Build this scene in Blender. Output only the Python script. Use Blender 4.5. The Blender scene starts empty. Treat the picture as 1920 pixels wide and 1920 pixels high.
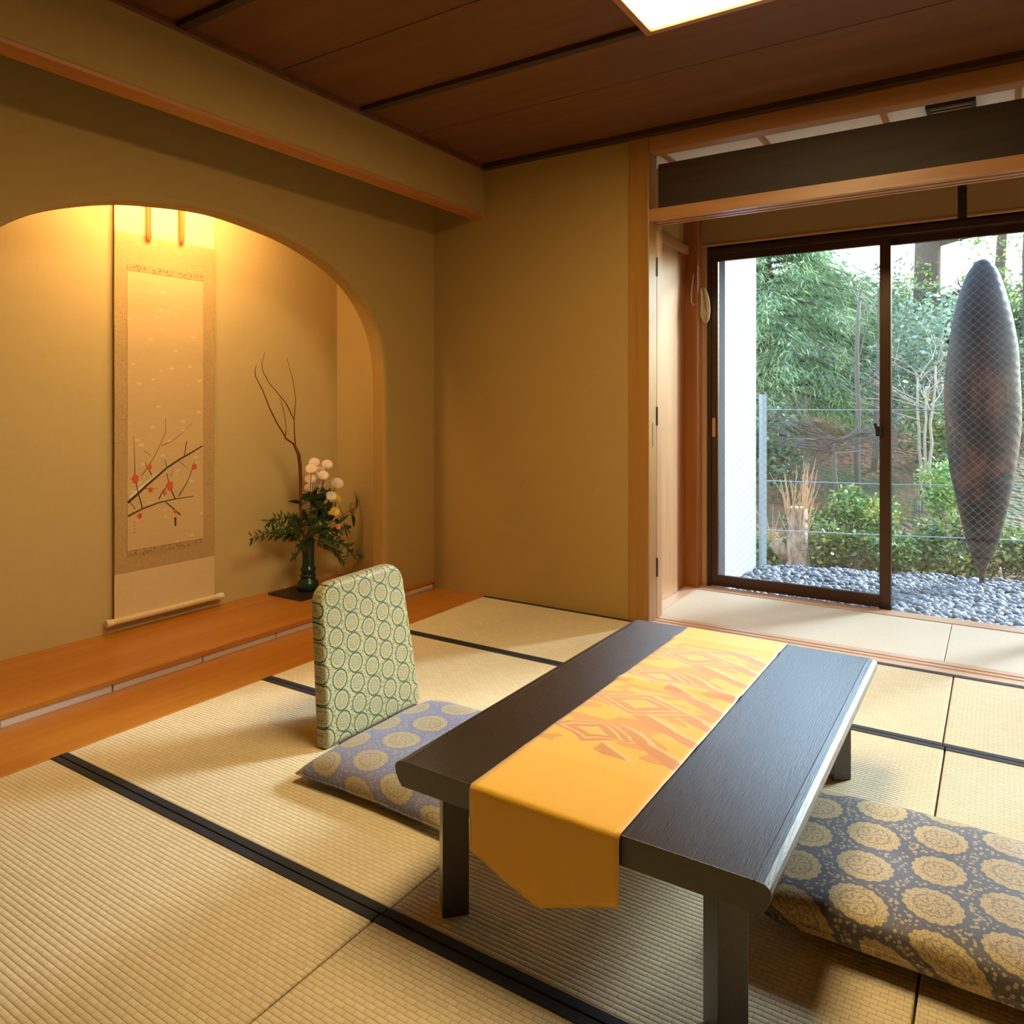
import bpy, math, random
import numpy as np
from mathutils import Vector, Matrix, noise as mnoise

random.seed(7)
rng = np.random.default_rng(11)
SC = bpy.context.scene
COL = SC.collection

# ------------------------------------------------------------------ camera, world, sun, exposure
cam_d = bpy.data.cameras.new('camera')
cam = bpy.data.objects.new('camera', cam_d)
COL.objects.link(cam)
cam.location = (0, 0, 1.25)
cam.rotation_euler = (math.pi / 2, 0, 0.573)
cam_d.sensor_width = 36
cam_d.lens = 1412.883 / 1920 * 36
cam_d.shift_y = -(960 - 756.2) / 1920
cam_d.clip_start = 0.02
SC.camera = cam

world = bpy.data.worlds.new('sky')
SC.world = world
world.use_nodes = True
wn = world.node_tree
wn.nodes.clear()
w_out = wn.nodes.new('ShaderNodeOutputWorld')
w_bg = wn.nodes.new('ShaderNodeBackground')
w_sky = wn.nodes.new('ShaderNodeTexSky')
w_sky.sky_type = 'NISHITA'
w_sky.sun_disc = False
w_sky.sun_elevation = math.radians(28)
w_sky.sun_rotation = math.radians(34)
w_sky.altitude = 50
w_sky.air_density = 1.3
w_sky.dust_density = 0.4
w_sky.ozone_density = 1.0
w_bg.inputs['Strength'].default_value = 1.15
wn.links.new(w_sky.outputs['Color'], w_bg.inputs['Color'])
wn.links.new(w_bg.outputs[0], w_out.inputs[0])

sun_d = bpy.data.lights.new('sun', 'SUN')
sun_d.energy = 13.0
sun_d.angle = math.radians(14)
sun_d.color = (0.77, 0.88, 1.0)
sun = bpy.data.objects.new('sun', sun_d)
COL.objects.link(sun)
sun.rotation_euler = Vector((-0.56, -0.83, -0.53)).to_track_quat('-Z', 'Y').to_euler()

vs = SC.view_settings
vs.view_transform = 'Standard'
vs.look = 'None'
vs.gamma = 1
vs.use_curve_mapping = False
vs.exposure = 0.2
SC.cycles.max_bounces = 7
SC.cycles.diffuse_bounces = 4
SC.cycles.use_adaptive_sampling = True
SC.cycles.adaptive_threshold = 0.02
SC.cycles.transparent_max_bounces = 16
SC.cycles.sample_clamp_indirect = 6
SC.cycles.use_denoising = True

# ------------------------------------------------------------------ helpers
def srgb(r, g, b):
    f = lambda c: c / 12.92 if c <= 0.04045 else ((c + 0.055) / 1.055) ** 2.4
    return (f(r / 255), f(g / 255), f(b / 255), 1)

def tag(o, label=None, cat=None, group=None, kind=None):
    if label: o['label'] = label
    if cat: o['category'] = cat
    if group: o['group'] = group
    if kind: o['kind'] = kind
    return o

def empty(name, loc, label=None, cat=None, group=None, kind=None):
    o = bpy.data.objects.new(name, None)
    COL.objects.link(o)
    o.location = loc
    o.empty_display_size = 0.05
    return tag(o, label, cat, group, kind)

def origin_of(o):
    v = Vector((0, 0, 0))
    while o is not None:
        v = v + o.location
        o = o.parent
    return v

class MB:
    """collects geometry in world coordinates, then links it as one mesh object"""
    def __init__(self):
        self.v = []; self.f = []
    def add(self, vs_, fs):
        b = len(self.v)
        self.v += [tuple(p) for p in vs_]
        self.f += [tuple(b + i for i in f) for f in fs]
        return self
    def box(self, x0, x1, y0, y1, z0, z1):
        return self.add([(x0,y0,z0),(x1,y0,z0),(x1,y1,z0),(x0,y1,z0),(x0,y0,z1),(x1,y0,z1),(x1,y1,z1),(x0,y1,z1)],
                        [(0,3,2,1),(4,5,6,7),(0,1,5,4),(1,2,6,5),(2,3,7,6),(3,0,4,7)])
    def prism(self, poly, axis, a, b):
        """poly: 2d list; axis 0/1/2 extrusion axis from a to b"""
        n = len(poly)
        def p(q, t):
            if axis == 0: return (t, q[0], q[1])
            if axis == 1: return (q[0], t, q[1])
            return (q[0], q[1], t)
        vs_ = [p(q, a) for q in poly] + [p(q, b) for q in poly]
        fs = [tuple(range(n)), tuple(range(2*n-1, n-1, -1))] + [(i, i+n, (i+1) % n + n, (i+1) % n) for i in range(n)]
        return self.add(vs_, fs)
    def tube(self, pts, radii, n=6, cap=True):
        pts = [Vector(p) for p in pts]
        if not hasattr(radii, '__len__'): radii = [radii] * len(pts)
        rings = []; up = None
        for i, p in enumerate(pts):
            d = (pts[min(i+1, len(pts)-1)] - pts[max(i-1, 0)])
            if d.length < 1e-9: d = Vector((0,0,1))
            d.normalize()
            if up is None:
                up = Vector((1,0,0)) if abs(d.x) < .8 else Vector((0,1,0))
            a = d.cross(up).normalized(); b = d.cross(a).normalized(); up = -b if False else up
            rings.append([p + (a*math.cos(t)+b*math.sin(t))*radii[i] for t in [2*math.pi*k/n for k in range(n)]])
        vs_ = [q for r in rings for q in r]; fs = []
        for i in range(len(pts)-1):
            for k in range(n):
                fs.append((i*n+k, i*n+(k+1) % n, (i+1)*n+(k+1) % n, (i+1)*n+k))
        if cap:
            fs.append(tuple(range(n-1, -1, -1))); fs.append(tuple(range((len(pts)-1)*n, len(pts)*n)))
        return self.add(vs_, fs)
    def lathe(self, prof, c, n=28):
        """prof: (r,z) list from bottom to top around vertical axis at c"""
        vs_ = []; fs = []
        for r, z in prof:
            vs_ += [(c[0]+r*math.cos(2*math.pi*k/n), c[1]+r*math.sin(2*math.pi*k/n), c[2]+z) for k in range(n)]
        for i in range(len(prof)-1):
            for k in range(n):
                fs.append((i*n+k, i*n+(k+1) % n, (i+1)*n+(k+1) % n, (i+1)*n+k))
        fs.append(tuple(range(n-1, -1, -1))); fs.append(tuple(range((len(prof)-1)*n, len(prof)*n)))
        return self.add(vs_, fs)
    def build(self, name, mat, parent=None, smooth=False, bevel=0, seg=2, label=None, cat=None, group=None, kind=None, sharp=None):
        o_ = origin_of(parent) if parent else Vector((0,0,0))
        me = bpy.data.meshes.new(name)
        me.from_pydata([(x-o_.x, y-o_.y, z-o_.z) for x, y, z in self.v], [], self.f)
        me.update()
        if mat: me.materials.append(mat)
        if smooth:
            me.polygons.foreach_set('use_smooth', [True]*len(me.polygons))
            if sharp: me.set_sharp_from_angle(angle=math.radians(sharp))
        o = bpy.data.objects.new(name, me)
        COL.objects.link(o)
        if parent: o.parent = parent
        if bevel:
            m = o.modifiers.new('bevel', 'BEVEL'); m.width = bevel; m.segments = seg; m.limit_method = 'ANGLE'; m.angle_limit = math.radians(40)
        return tag(o, label, cat, group, kind)

def place(name, mesh, parent, loc, rot=(0,0,0), scale=(1,1,1), **kw):
    o = bpy.data.objects.new(name, mesh); COL.objects.link(o)
    if parent:
        o.parent = parent; loc = Vector(loc) - origin_of(parent)
    o.location = loc; o.rotation_euler = rot; o.scale = scale
    return tag(o, **kw)

# ---- clearance: plants are grown so that they do not pass through their neighbours
from mathutils.bvhtree import BVHTree
OBST = []
def reg(owner, v, f):
    if not len(f): return
    A = np.array([tuple(p) for p in v]); OBST.append((owner, BVHTree.FromPolygons([tuple(p) for p in v], f), A.min(0), A.max(0)))
def hits(owner, v, f):
    A = np.array([tuple(p) for p in v]); lo, hi = A.min(0), A.max(0); t = None; n = 0
    for o, b, l, h in OBST:
        if o == owner or (l > hi).any() or (h < lo).any(): continue
        if t is None: t = BVHTree.FromPolygons([tuple(p) for p in v], f)
        n += len(t.overlap(b))
    return n

# ---- nodes
class NT:
    def __init__(self, name):
        self.m = bpy.data.materials.new(name); self.m.use_nodes = True
        self.t = self.m.node_tree; self.t.nodes.clear()
        self.out = self.t.nodes.new('ShaderNodeOutputMaterial')
    def n(self, typ, ins=None, **props):
        nd = self.t.nodes.new(typ)
        for k, v in props.items(): setattr(nd, k, v)
        for k, v in (ins or {}).items(): self.set(nd.inputs[k], v)
        return nd
    def set(self, s, v):
        if isinstance(v, bpy.types.NodeSocket): self.t.links.new(v, s)
        else: s.default_value = v
    def math(self, op, a, b=0.0, c=0.0, clamp=False):
        nd = self.t.nodes.new('ShaderNodeMath'); nd.operation = op; nd.use_clamp = clamp
        self.set(nd.inputs[0], a); self.set(nd.inputs[1], b); self.set(nd.inputs[2], c)
        return nd.outputs[0]
    def mix(self, f, a, b, typ='MIX'):
        nd = self.t.nodes.new('ShaderNodeMix'); nd.data_type = 'RGBA'; nd.blend_type = typ
        self.set(nd.inputs[0], f); self.set(nd.inputs[6], a); self.set(nd.inputs[7], b)
        return nd.outputs[2]
    def ramp(self, f, stops, interp='LINEAR'):
        nd = self.t.nodes.new('ShaderNodeValToRGB'); r = nd.color_ramp; r.interpolation = interp
        while len(r.elements) < len(stops): r.elements.new(0.5)
        for e, (p, c) in zip(r.elements, stops):
            e.position = p; e.color = c if hasattr(c, '__len__') else (c, c, c, 1)
        self.set(nd.inputs[0], f)
        return nd.outputs[0]
    def coord(self, which='Object'):
        return self.n('ShaderNodeTexCoord').outputs[which]
    def mapping(self, vec, scale=(1,1,1), loc=(0,0,0), rot=(0,0,0)):
        return self.n('ShaderNodeMapping', {'Vector': vec, 'Scale': scale, 'Location': loc, 'Rotation': rot}).outputs[0]
    def noise(self, vec, scale=5.0, detail=3.0, rough=.55, dist=0.0):
        return self.n('ShaderNodeTexNoise', {'Vector': vec, 'Scale': scale, 'Detail': detail, 'Roughness': rough, 'Distortion': dist}).outputs[0]
    def bump(self, h, strength=.3, dist=.005):
        return self.n('ShaderNodeBump', {'Height': h, 'Strength': strength, 'Distance': dist}).outputs[0]
    def bsdf(self, **ins):
        p = self.n('ShaderNodeBsdfPrincipled')
        for k, v in ins.items(): self.set(p.inputs[k.replace('_', ' ')], v)
        self.t.links.new(p.outputs[0], self.out.inputs[0])
        return self.m

def plain(name, col, rough=.6, metal=0.0, spec=.5):
    t = NT(name)
    f = t.noise(t.coord(), 30, 3)
    c = t.mix(t.math('MULTIPLY', f, .25), col, tuple(x*.8 for x in col[:3]) + (1,))
    return t.bsdf(Base_Color=c, Roughness=rough, Metallic=metal, Specular_IOR_Level=spec)

def wood(name, light, dark, axis=1, rough=.42, scale=1.0, bump=.08, rings=.35):
    """grain runs along `axis`"""
    t = NT(name)
    co = t.coord()
    sc = [26*scale]*3; sc[axis] = 1.1*scale
    m = t.mapping(co, sc)
    f1 = t.noise(m, 1.0, 5, .6, .6)
    sc2 = [5*scale]*3; sc2[axis] = .55*scale
    m2 = t.mapping(co, sc2)
    f2 = t.n('ShaderNodeTexNoise', {'Vector': m2, 'Scale': 1.6, 'Detail': 2.0, 'Distortion': 1.4}).outputs[0]
    f = t.math('ADD', t.math('MULTIPLY', f1, 1-rings), t.math('MULTIPLY', f2, rings))
    c = t.ramp(f, [(.25, dark), (.75, light)])
    return t.bsdf(Base_Color=c, Roughness=rough, Normal=t.bump(f1, bump, .002))

M = {}
M['cedar'] = wood('cedar_ceiling', srgb(118, 70, 24), srgb(88, 50, 15), 0, .6, .5, .05)
M['cedar_dark'] = wood('cedar_batten', srgb(66, 40, 22), srgb(44, 24, 12), 0, .5)
M['hinoki_v'] = wood('hinoki_vertical', srgb(170, 120, 52), srgb(146, 98, 36), 2, .4)
M['hinoki_x'] = wood('hinoki_along_x', srgb(186, 132, 80), srgb(158, 104, 56), 0, .4)
M['hinoki_pale'] = wood('hinoki_pale_vertical', srgb(198, 152, 106), srgb(174, 126, 82), 2, .42)
M['post_red'] = wood('red_cedar_vertical', srgb(166, 98, 40), srgb(136, 74, 26), 2, .4)
M['keyaki'] = wood('orange_zelkova', srgb(194, 126, 44), srgb(172, 102, 28), 1, .25, .5, .04)
M['trim_y'] = wood('trim_along_y', srgb(196, 128, 62), srgb(160, 94, 40), 1, .4)
M['dark_board'] = wood('dark_transom_board', srgb(64, 42, 20), srgb(36, 22, 10), 0, .62)
M['sill'] = wood('pale_sill', srgb(222, 190, 166), srgb(200, 160, 132), 0, .35)

def plaster(name, col, strength=.25):
    t = NT(name)
    co = t.coord()
    f = t.noise(co, 55, 6, .7)
    g = t.noise(t.mapping(co, (3, 3, 9)), 2.2, 4, .6)
    h = t.n('ShaderNodeTexVoronoi', {'Vector': t.mapping(co, (1, 1, 3)), 'Scale': 160.0}).outputs[0]
    c = t.mix(t.math('MULTIPLY', g, .3), col, tuple(x*.8 for x in col[:3]) + (1,))
    c = t.mix(t.math('MULTIPLY', f, .35), c, tuple(min(1, x*1.25) for x in col[:3]) + (1,))
    return t.bsdf(Base_Color=c, Roughness=.95, Specular_IOR_Level=.15, Normal=t.bump(t.math('ADD', f, t.math('MULTIPLY', h, .3)), strength, .002))
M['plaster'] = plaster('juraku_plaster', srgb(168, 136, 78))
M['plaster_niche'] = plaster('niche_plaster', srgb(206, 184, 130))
M['white_ceiling'] = plaster('white_ceiling_panel', srgb(226, 212, 198), .1)

def tatami_mat(name, c1, c2, row=.0145, bw=.03, strength=.7):
    t = NT(name)
    co = t.coord()
    br = t.n('ShaderNodeTexBrick', {'Vector': co, 'Color1': c1, 'Color2': c2, 'Mortar': tuple(x*.62 for x in c2[:3]) + (1,), 'Scale': 1.0,
             'Mortar Size': .0011, 'Mortar Smooth': .8, 'Bias': 0.0, 'Brick Width': bw, 'Row Height': row}, offset=.5)
    st = t.noise(t.mapping(co, (500, 30, 1)), 1.0, 2)
    big = t.noise(co, 1.6, 3)
    c = t.mix(t.math('MULTIPLY', st, .35), br.outputs[0], tuple(x*.75 for x in c1[:3]) + (1,))
    c = t.mix(t.math('MULTIPLY', big, .25), c, tuple(min(1, x*1.12) for x in c1[:3]) + (1,))
    sep = t.n('ShaderNodeSeparateXYZ', {0: co})
    rib = t.math('ABSOLUTE', t.math('SINE', t.math('MULTIPLY', sep.outputs[1], math.pi/row)))
    h = t.math('ADD', t.math('POWER', rib, .6), t.math('MULTIPLY', t.math('SUBTRACT', 1.0, br.outputs[1]), .35))
    return t.bsdf(Base_Color=c, Roughness=.62, Specular_IOR_Level=.35, Normal=t.bump(h, strength, .0022))
M['tatami'] = tatami_mat('tatami_rush', srgb(230, 212, 174), srgb(220, 200, 158))
M['veranda_mat'] = tatami_mat('veranda_matting', srgb(228, 216, 198), srgb(222, 208, 188), .006, .012, .15)
M['heri'] = plain('black_border_cloth', srgb(34, 34, 40), .8)
M['tatami_core'] = plain('tatami_core_straw', srgb(150, 116, 66), .9)

def lacquer():
    t = NT('black_stained_oak')
    co = t.coord()
    m = t.mapping(co, (60, 3.2, 60))
    f = t.noise(m, 1.0, 5, .65, 1.2)
    pores = t.noise(t.mapping(co, (420, 14, 420)), 1.0, 3, .7)
    c = t.ramp(f, [(.3, srgb(20, 14, 13)), (.8, srgb(36, 26, 22))])
    h = t.math('ADD', t.math('MULTIPLY', f, .6), pores)
    r = t.math('ADD', .24, t.math('MULTIPLY', pores, .16))
    return t.bsdf(Base_Color=c, Roughness=r, Specular_IOR_Level=.6, IOR=1.5, Coat_Weight=.8, Coat_Roughness=.25, Coat_IOR=1.5, Normal=t.bump(h, .7, .002), Coat_Normal=t.bump(h, .5, .002))
M['lacquer'] = lacquer()

def brocade(name, ax, px, py, rad, ground, gold, ringc, speck, sheen=.15, outline=False, rough=.5, dsc=.17, dth=.40):
    """staggered medallions; ax: the two object axes carrying the pattern"""
    t = NT(name)
    co = t.coord()
    sep = t.n('ShaderNodeSeparateXYZ', {0: co})
    u0 = sep.outputs[ax[0]]; v0 = sep.outputs[ax[1]]
    if ax == (0, 1):          # the cloth wraps over the rim, so the pattern runs on down the sides
        u0 = t.math('ADD', u0, sep.outputs[2]); v0 = t.math('ADD', v0, sep.outputs[2])
    def cell(ou, ov):
        u = t.math('SUBTRACT', t.math('FRACT', t.math('ADD', t.math('DIVIDE', u0, px), ou)), .5)
        v = t.math('SUBTRACT', t.math('FRACT', t.math('ADD', t.math('DIVIDE', v0, py), ov)), .5)
        u = t.math('MULTIPLY', u, px); v = t.math('MULTIPLY', v, py)
        d = t.math('SQRT', t.math('ADD', t.math('MULTIPLY', u, u), t.math('MULTIPLY', v, v)))
        return d, t.math('ARCTAN2', v, u)
    d1, a1 = cell(0.0, 0.0); d2, a2 = cell(.5, .5)
    sel = t.math('LESS_THAN', d2, d1)
    d = t.math('MINIMUM', d1, d2)
    a = t.math('ADD', t.math('MULTIPLY', a1, t.math('SUBTRACT', 1.0, sel)), t.math('MULTIPLY', a2, sel))
    q = t.math('DIVIDE', d, rad)
    scal = t.math('MULTIPLY', t.math('SINE', t.math('MULTIPLY', a, 16.0)), .035)
    q = t.math('ADD', q, scal)
    inside = t.math('LESS_THAN', q, 1.0)
    fine = t.n('ShaderNodeTexVoronoi', {'Vector': co, 'Scale': 1.0/(rad*.13)}, feature='DISTANCE_TO_EDGE').outputs[0]
    vein = t.math('LESS_THAN', fine, .07)
    pet = t.math('GREATER_THAN', t.math('SINE', t.math('ADD', t.math('MULTIPLY', a, 8.0), t.math('MULTIPLY', q, 9.0))), .72)
    band = t.math('MULTIPLY', t.math('GREATER_THAN', q, .57), t.math('LESS_THAN', q, .65))
    dark = t.math('MAXIMUM', t.math('MULTIPLY', vein, .8), t.math('MAXIMUM', band, t.math('MULTIPLY', pet, t.math('LESS_THAN', q, .5))))
    med = t.mix(t.math('MULTIPLY', dark, .7), gold, ringc)
    sp = t.n('ShaderNodeTexVoronoi', {'Vector': co, 'Scale': 1.0/(rad*dsc)}).outputs[0]
    dots = t.math('MULTIPLY', t.math('LESS_THAN', sp, dth), t.math('GREATER_THAN', q, 1.18))
    base = t.mix(t.math('MULTIPLY', dots, .8), ground, speck)
    c = t.mix(inside, base, med)
    if outline:
        ol = t.math('MULTIPLY', t.math('GREATER_THAN', q, .98), t.math('LESS_THAN', q, 1.14))
        c = t.mix(ol, c, ringc)
    w = t.noise(t.mapping(co, (1, 1, 1)), 900, 2)
    return t.bsdf(Base_Color=c, Roughness=rough, Sheen_Weight=sheen, Specular_IOR_Level=.4,
                  Normal=t.bump(t.math('ADD', w, t.math('MULTIPLY', inside, .6)), .18, .0012))
M['brocade_gray'] = brocade('gray_gold_brocade', (0, 1), .30, .152, .062, srgb(92, 88, 96), srgb(198, 172, 116), srgb(96, 86, 84), srgb(190, 168, 122))
M['brocade_blue'] = brocade('blue_gold_brocade', (0, 1), .31, .16, .062, srgb(118, 120, 150), srgb(176, 160, 126), srgb(116, 106, 104), srgb(150, 148, 160))
M['brocade_green'] = brocade('green_cream_brocade', (1, 2), .172, .075, .0335, srgb(178, 168, 120), srgb(188, 174, 128), srgb(34, 74, 50), srgb(104, 112, 74), outline=True, dsc=.3, dth=.42)
M['gold_side'] = plain('gold_green_cloth', srgb(178, 156, 62), .6)

def runner_mat():
    t = NT('gold_silk_runner')
    co = t.coord()
    sep = t.n('ShaderNodeSeparateXYZ', {0: co})
    y = sep.outputs[1]
    # object origin sits at the near table edge: motif repeats twice between 0.29 and 1.23 m
    yy = t.math('SUBTRACT', y, .29)
    inz = t.math('MULTIPLY', t.math('GREATER_THAN', yy, 0.0), t.math('LESS_THAN', yy, .94))
    ym = t.math('MODULO', t.math('ADD', yy, .94), .47)
    p = t.n('ShaderNodeCombineXYZ', {0: sep.outputs[0], 1: ym, 2: 0.0}).outputs[0]
    nz = t.n('ShaderNodeTexNoise', {'Vector': t.mapping(p, (6.5, 11, 1), (3.1, 1.7, .4)), 'Scale': 1.0, 'Detail': 1.2, 'Distortion': .9}).outputs[0]
    n2 = t.n('ShaderNodeTexNoise', {'Vector': t.mapping(p, (5, 14, 1), (8.1, .7, 2.4)), 'Scale': 1.0, 'Detail': .6, 'Distortion': .5}).outputs[0]
    gold = srgb(238, 182, 46); rust = srgb(206, 138, 66); pale = srgb(234, 188, 116)
    x_ = sep.outputs[0]
    warp = t.math('MULTIPLY', t.math('SUBTRACT', n2, .5), .05)
    patch = t.math('GREATER_THAN', nz, .53)
    c = t.mix(t.math('MULTIPLY', patch, .75), gold, rust)
    # slanting strokes on one side, outlined in pale thread
    fr_ = t.math('FRACT', t.math('DIVIDE', t.math('ADD', t.math('ADD', ym, warp), t.math('MULTIPLY', x_, .55)), .1175))
    side = t.math('GREATER_THAN', t.math('ADD', x_, warp), -.03)
    c = t.mix(t.math('MULTIPLY', side, t.math('LESS_THAN', fr_, .34)), c, rust)
    c = t.mix(t.math('MULTIPLY', side, t.math('MULTIPLY', t.math('GREATER_THAN', fr_, .34), t.math('LESS_THAN', fr_, .46))), c, pale)
    # nested lozenges
    for lx, ly, la, lb in ((-.075, .10, .10, .055), (-.045, .335, .125, .065)):
        q_ = t.math('ADD', t.math('DIVIDE', t.math('ABSOLUTE', t.math('SUBTRACT', x_, lx)), la), t.math('DIVIDE', t.math('ABSOLUTE', t.math('SUBTRACT', t.math('ADD', ym, warp), ly)), lb))
        ring = t.ramp(t.math('DIVIDE', q_, 2.0), [(0, gold), (.17, pale), (.24, rust), (.42, pale), (.48, rust), (.6, pale)], 'CONSTANT')
        c = t.mix(t.math('LESS_THAN', q_, 1.3), c, ring)

    c = t.mix(inz, gold, c)
    w = t.noise(t.mapping(co, (900, 900, 900)), 1.0, 2)
    return t.bsdf(Base_Color=c, Roughness=.42, Sheen_Weight=.4, Normal=t.bump(w, .12, .001))
M['runner'] = runner_mat()

M['alu_brown'] = plain('bronze_aluminium', srgb(74, 50, 36), .35, .5)
M['black'] = plain('black_metal', srgb(16, 15, 15), .45)
M['cord'] = plain('cream_cord', srgb(226, 210, 180), .6)
M['blind'] = plain('brown_blind_fabric', srgb(150, 116, 72), .85)
M['ivory'] = plain('ivory_knob', srgb(240, 226, 190), .35)
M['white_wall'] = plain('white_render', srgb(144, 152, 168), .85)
M['galv'] = plain('gray_steel_post', srgb(168, 176, 186), .5, .2)
M['mesh_wire'] = plain('gray_mesh_wire', srgb(128, 132, 136), .5)
M['strip'] = plain('pale_strip', srgb(206, 186, 166), .5)
M['dark_wood'] = plain('dark_seat_wood', srgb(44, 30, 20), .45)

def emit(name, col, s):
    t = NT(name)
    e = t.n('ShaderNodeEmission', {'Color': col, 'Strength': s})
    t.t.links.new(e.outputs[0], t.out.inputs[0])
    return t.m
M['lamp_panel'] = emit('ceiling_lamp_diffuser', (1.0, .77, .40, 1), 21.0)
M['niche_tube'] = emit('niche_lamp_tube', (1.0, .64, .27, 1), 150.0)

def glass():
    t = NT('window_glass')
    fr = t.n('ShaderNodeFresnel', {'IOR': 1.45}).outputs[0]
    tr = t.n('ShaderNodeBsdfTransparent', {'Color': (.93, .96, .95, 1)})
    gl = t.n('ShaderNodeBsdfGlossy', {'Color': (1, 1, 1, 1), 'Roughness': .02})
    mx = t.n('ShaderNodeMixShader', {0: fr, 1: tr.outputs[0], 2: gl.outputs[0]})
    t.t.links.new(mx.outputs[0], t.out.inputs[0])
    return t.m
M['glass'] = glass()

# ------------------------------------------------------------------ dimensions
XW, XT, YB = -3.219, -2.803, 4.015          # arch wall plane, tatami edge / drop beam, back wall plane
XR, YR = 1.75, -1.9                          # right wall, rear wall (behind the camera)
ZC = 2.79
XN = -3.86                                   # niche back

# ------------------------------------------------------------------ setting: floor
floor = MB().box(XN-.3, XR+.2, YR-.2, 5.2, -.3, -.06).build('floor', M['tatami_core'], kind='structure', label='tatami floor of black-bordered rush mats', cat='floor')
rows = [(3.157, YB, [XT, -1.06, -.172, 1.66]), (2.276, 3.157, [XT, -1.06, -.162, 1.66]), (1.374, 2.276, [XT, -1.266, -.145, 1.66]),
        (.48, 1.374, [XT, -1.27, .30, XR]), (-.42, .48, [XT, -1.0, .75, XR]), (-1.32, -.42, [XT, -1.27, .30, XR])]
for y0, y1, xs in rows:
    for a, b in zip(xs[:-1], xs[1:]):
        g = .0025
        mat_o = MB().box(a+g, b-g, y0+g, y1-g, -.06, 0).build('tatami_mat', M['tatami'], floor, bevel=.004, seg=2)
        for e0, e1 in ((y0+g-.0005, y0+g+.027), (y1-g-.027, y1-g+.0005)):
            MB().box(a+g-.0005, b-g+.0005, e0, e1, -.02, .0022).build('mat_border', M['heri'], mat_o, bevel=.0015)
# plank floor beside the mats, in front of the alcove
MB().box(XW-.01, XT, YR, YB, -.06, .001).build('floor_board', M['keyaki'], floor, bevel=.002)
# sliding-door threshold with two grooves, veranda boards and mats
gp = [(4.017, -.06), (4.017, .003), (4.075, .003), (4.078, -.008), (4.094, -.008), (4.097, .003), (4.122, .003), (4.125, -.008), (4.141, -.008), (4.144, .003), (4.195, .003), (4.195, -.06)]
MB().prism(gp, 0, -1.68, XR).build('trim_1', M['sill'], kind='structure', label='pale wooden threshold with two sliding door grooves', cat='threshold')
vf = MB().box(-2.0, XR, 4.195, 5.25, -.3, -.05).build('floor_veranda', M['tatami_core'], kind='structure', label='veranda floor of plain pale mats by the window', cat='floor')
for a, b in ((-1.70, -.222), (-.219, 1.3), (1.303, XR)):
    MB().box(a, b, 4.20, 4.93, -.05, .001).build('veranda_mat', M['veranda_mat'], vf, bevel=.003)
MB().box(-1.80, XR, 4.936, 5.03, -.05, .004).build('sill_board', M['sill'], vf, bevel=.002)
MB().box(-1.80, -1.702, 4.2, 4.93, -.05, .003).build('side_board', M['sill'], vf, bevel=.002)

# ------------------------------------------------------------------ setting: walls
ARC = [(1.206, .065), (1.206, .6), (1.206, 1.104), (1.196, 1.47), (1.148, 1.666), (1.054, 1.821), (.919, 1.949), (.749, 2.043), (.514, 2.121), (.299, 2.161), (0.0, 2.187)]
YC = 2.32
def catmull(P, n=6):
    P = [Vector((p[0], p[1])) for p in P]; out = []
    for i in range(len(P)-1):
        p0 = P[max(i-1, 0)]; p1 = P[i]; p2 = P[i+1]; p3 = P[min(i+2, len(P)-1)]
        for k in range(n):
            s = k/n
            out.append(.5*((2*p1)+(p2-p0)*s+(2*p0-5*p1+4*p2-p3)*s*s+(3*p1-p0-3*p2+p3)*s**3))
    out.append(P[-1]); return out
right = catmull(ARC[:3], 3)[:-1] + catmull(ARC[2:] + [(-.299, 2.161)], 6)[:-6]
curve = [(YC+p.x, p.y) for p in right] + [(YC-p.x, p.y) for p in reversed(right[:-1])]   # from right foot over the top to left foot
def offset(cv, d):
    out = []
    for i, p in enumerate(cv):
        a = cv[max(i-1, 0)]; b = cv[min(i+1, len(cv)-1)]
        tx, tz = b[0]-a[0], b[1]-a[1]; l = math.hypot(tx, tz)
        nx, nz = tz/l, -tx/l
        out.append((p[0]+nx*d, p[1]+nz*d if 0 < i < len(cv)-1 else p[1]))
    return out
prof = [(.030, 0), (.016, -.003), (.006, -.010), (.001, -.022), (0, -.036), (0, -.10)]
wl = MB()
rings = [[(XW+dx, y, z) for y, z in offset(curve, o)] for o, dx in prof]
n = len(curve)
for a in range(len(rings)-1):
    wl.add(rings[a]+rings[a+1], [(i, i+1, n+i+1, n+i) for i in range(n-1)])
ZT = 2.95
for ring, x in ((rings[0], XW), (rings[-1], XW-.10)):
    top = [(x, p[1], ZT) for p in ring]
    wl.add(ring+top, [(i, i+1, n+i+1, n+i) for i in range(n-1)])
    yr_, yl_ = ring[0][1], ring[-1][1]
    wl.add([(x, yr_, .06), (x, YB+.05, .06), (x, YB+.05, ZT), (x, yr_, ZT)], [(0, 1, 2, 3)])
    wl.add([(x, YR, .04), (x, yl_, .04), (x, yl_, ZT), (x, YR, ZT)], [(0, 1, 2, 3)])
wo = wl.build('wall_left', M['plaster'], smooth=True, sharp=35, kind='structure', label='olive plaster alcove wall with wide arched opening', cat='wall')
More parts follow.
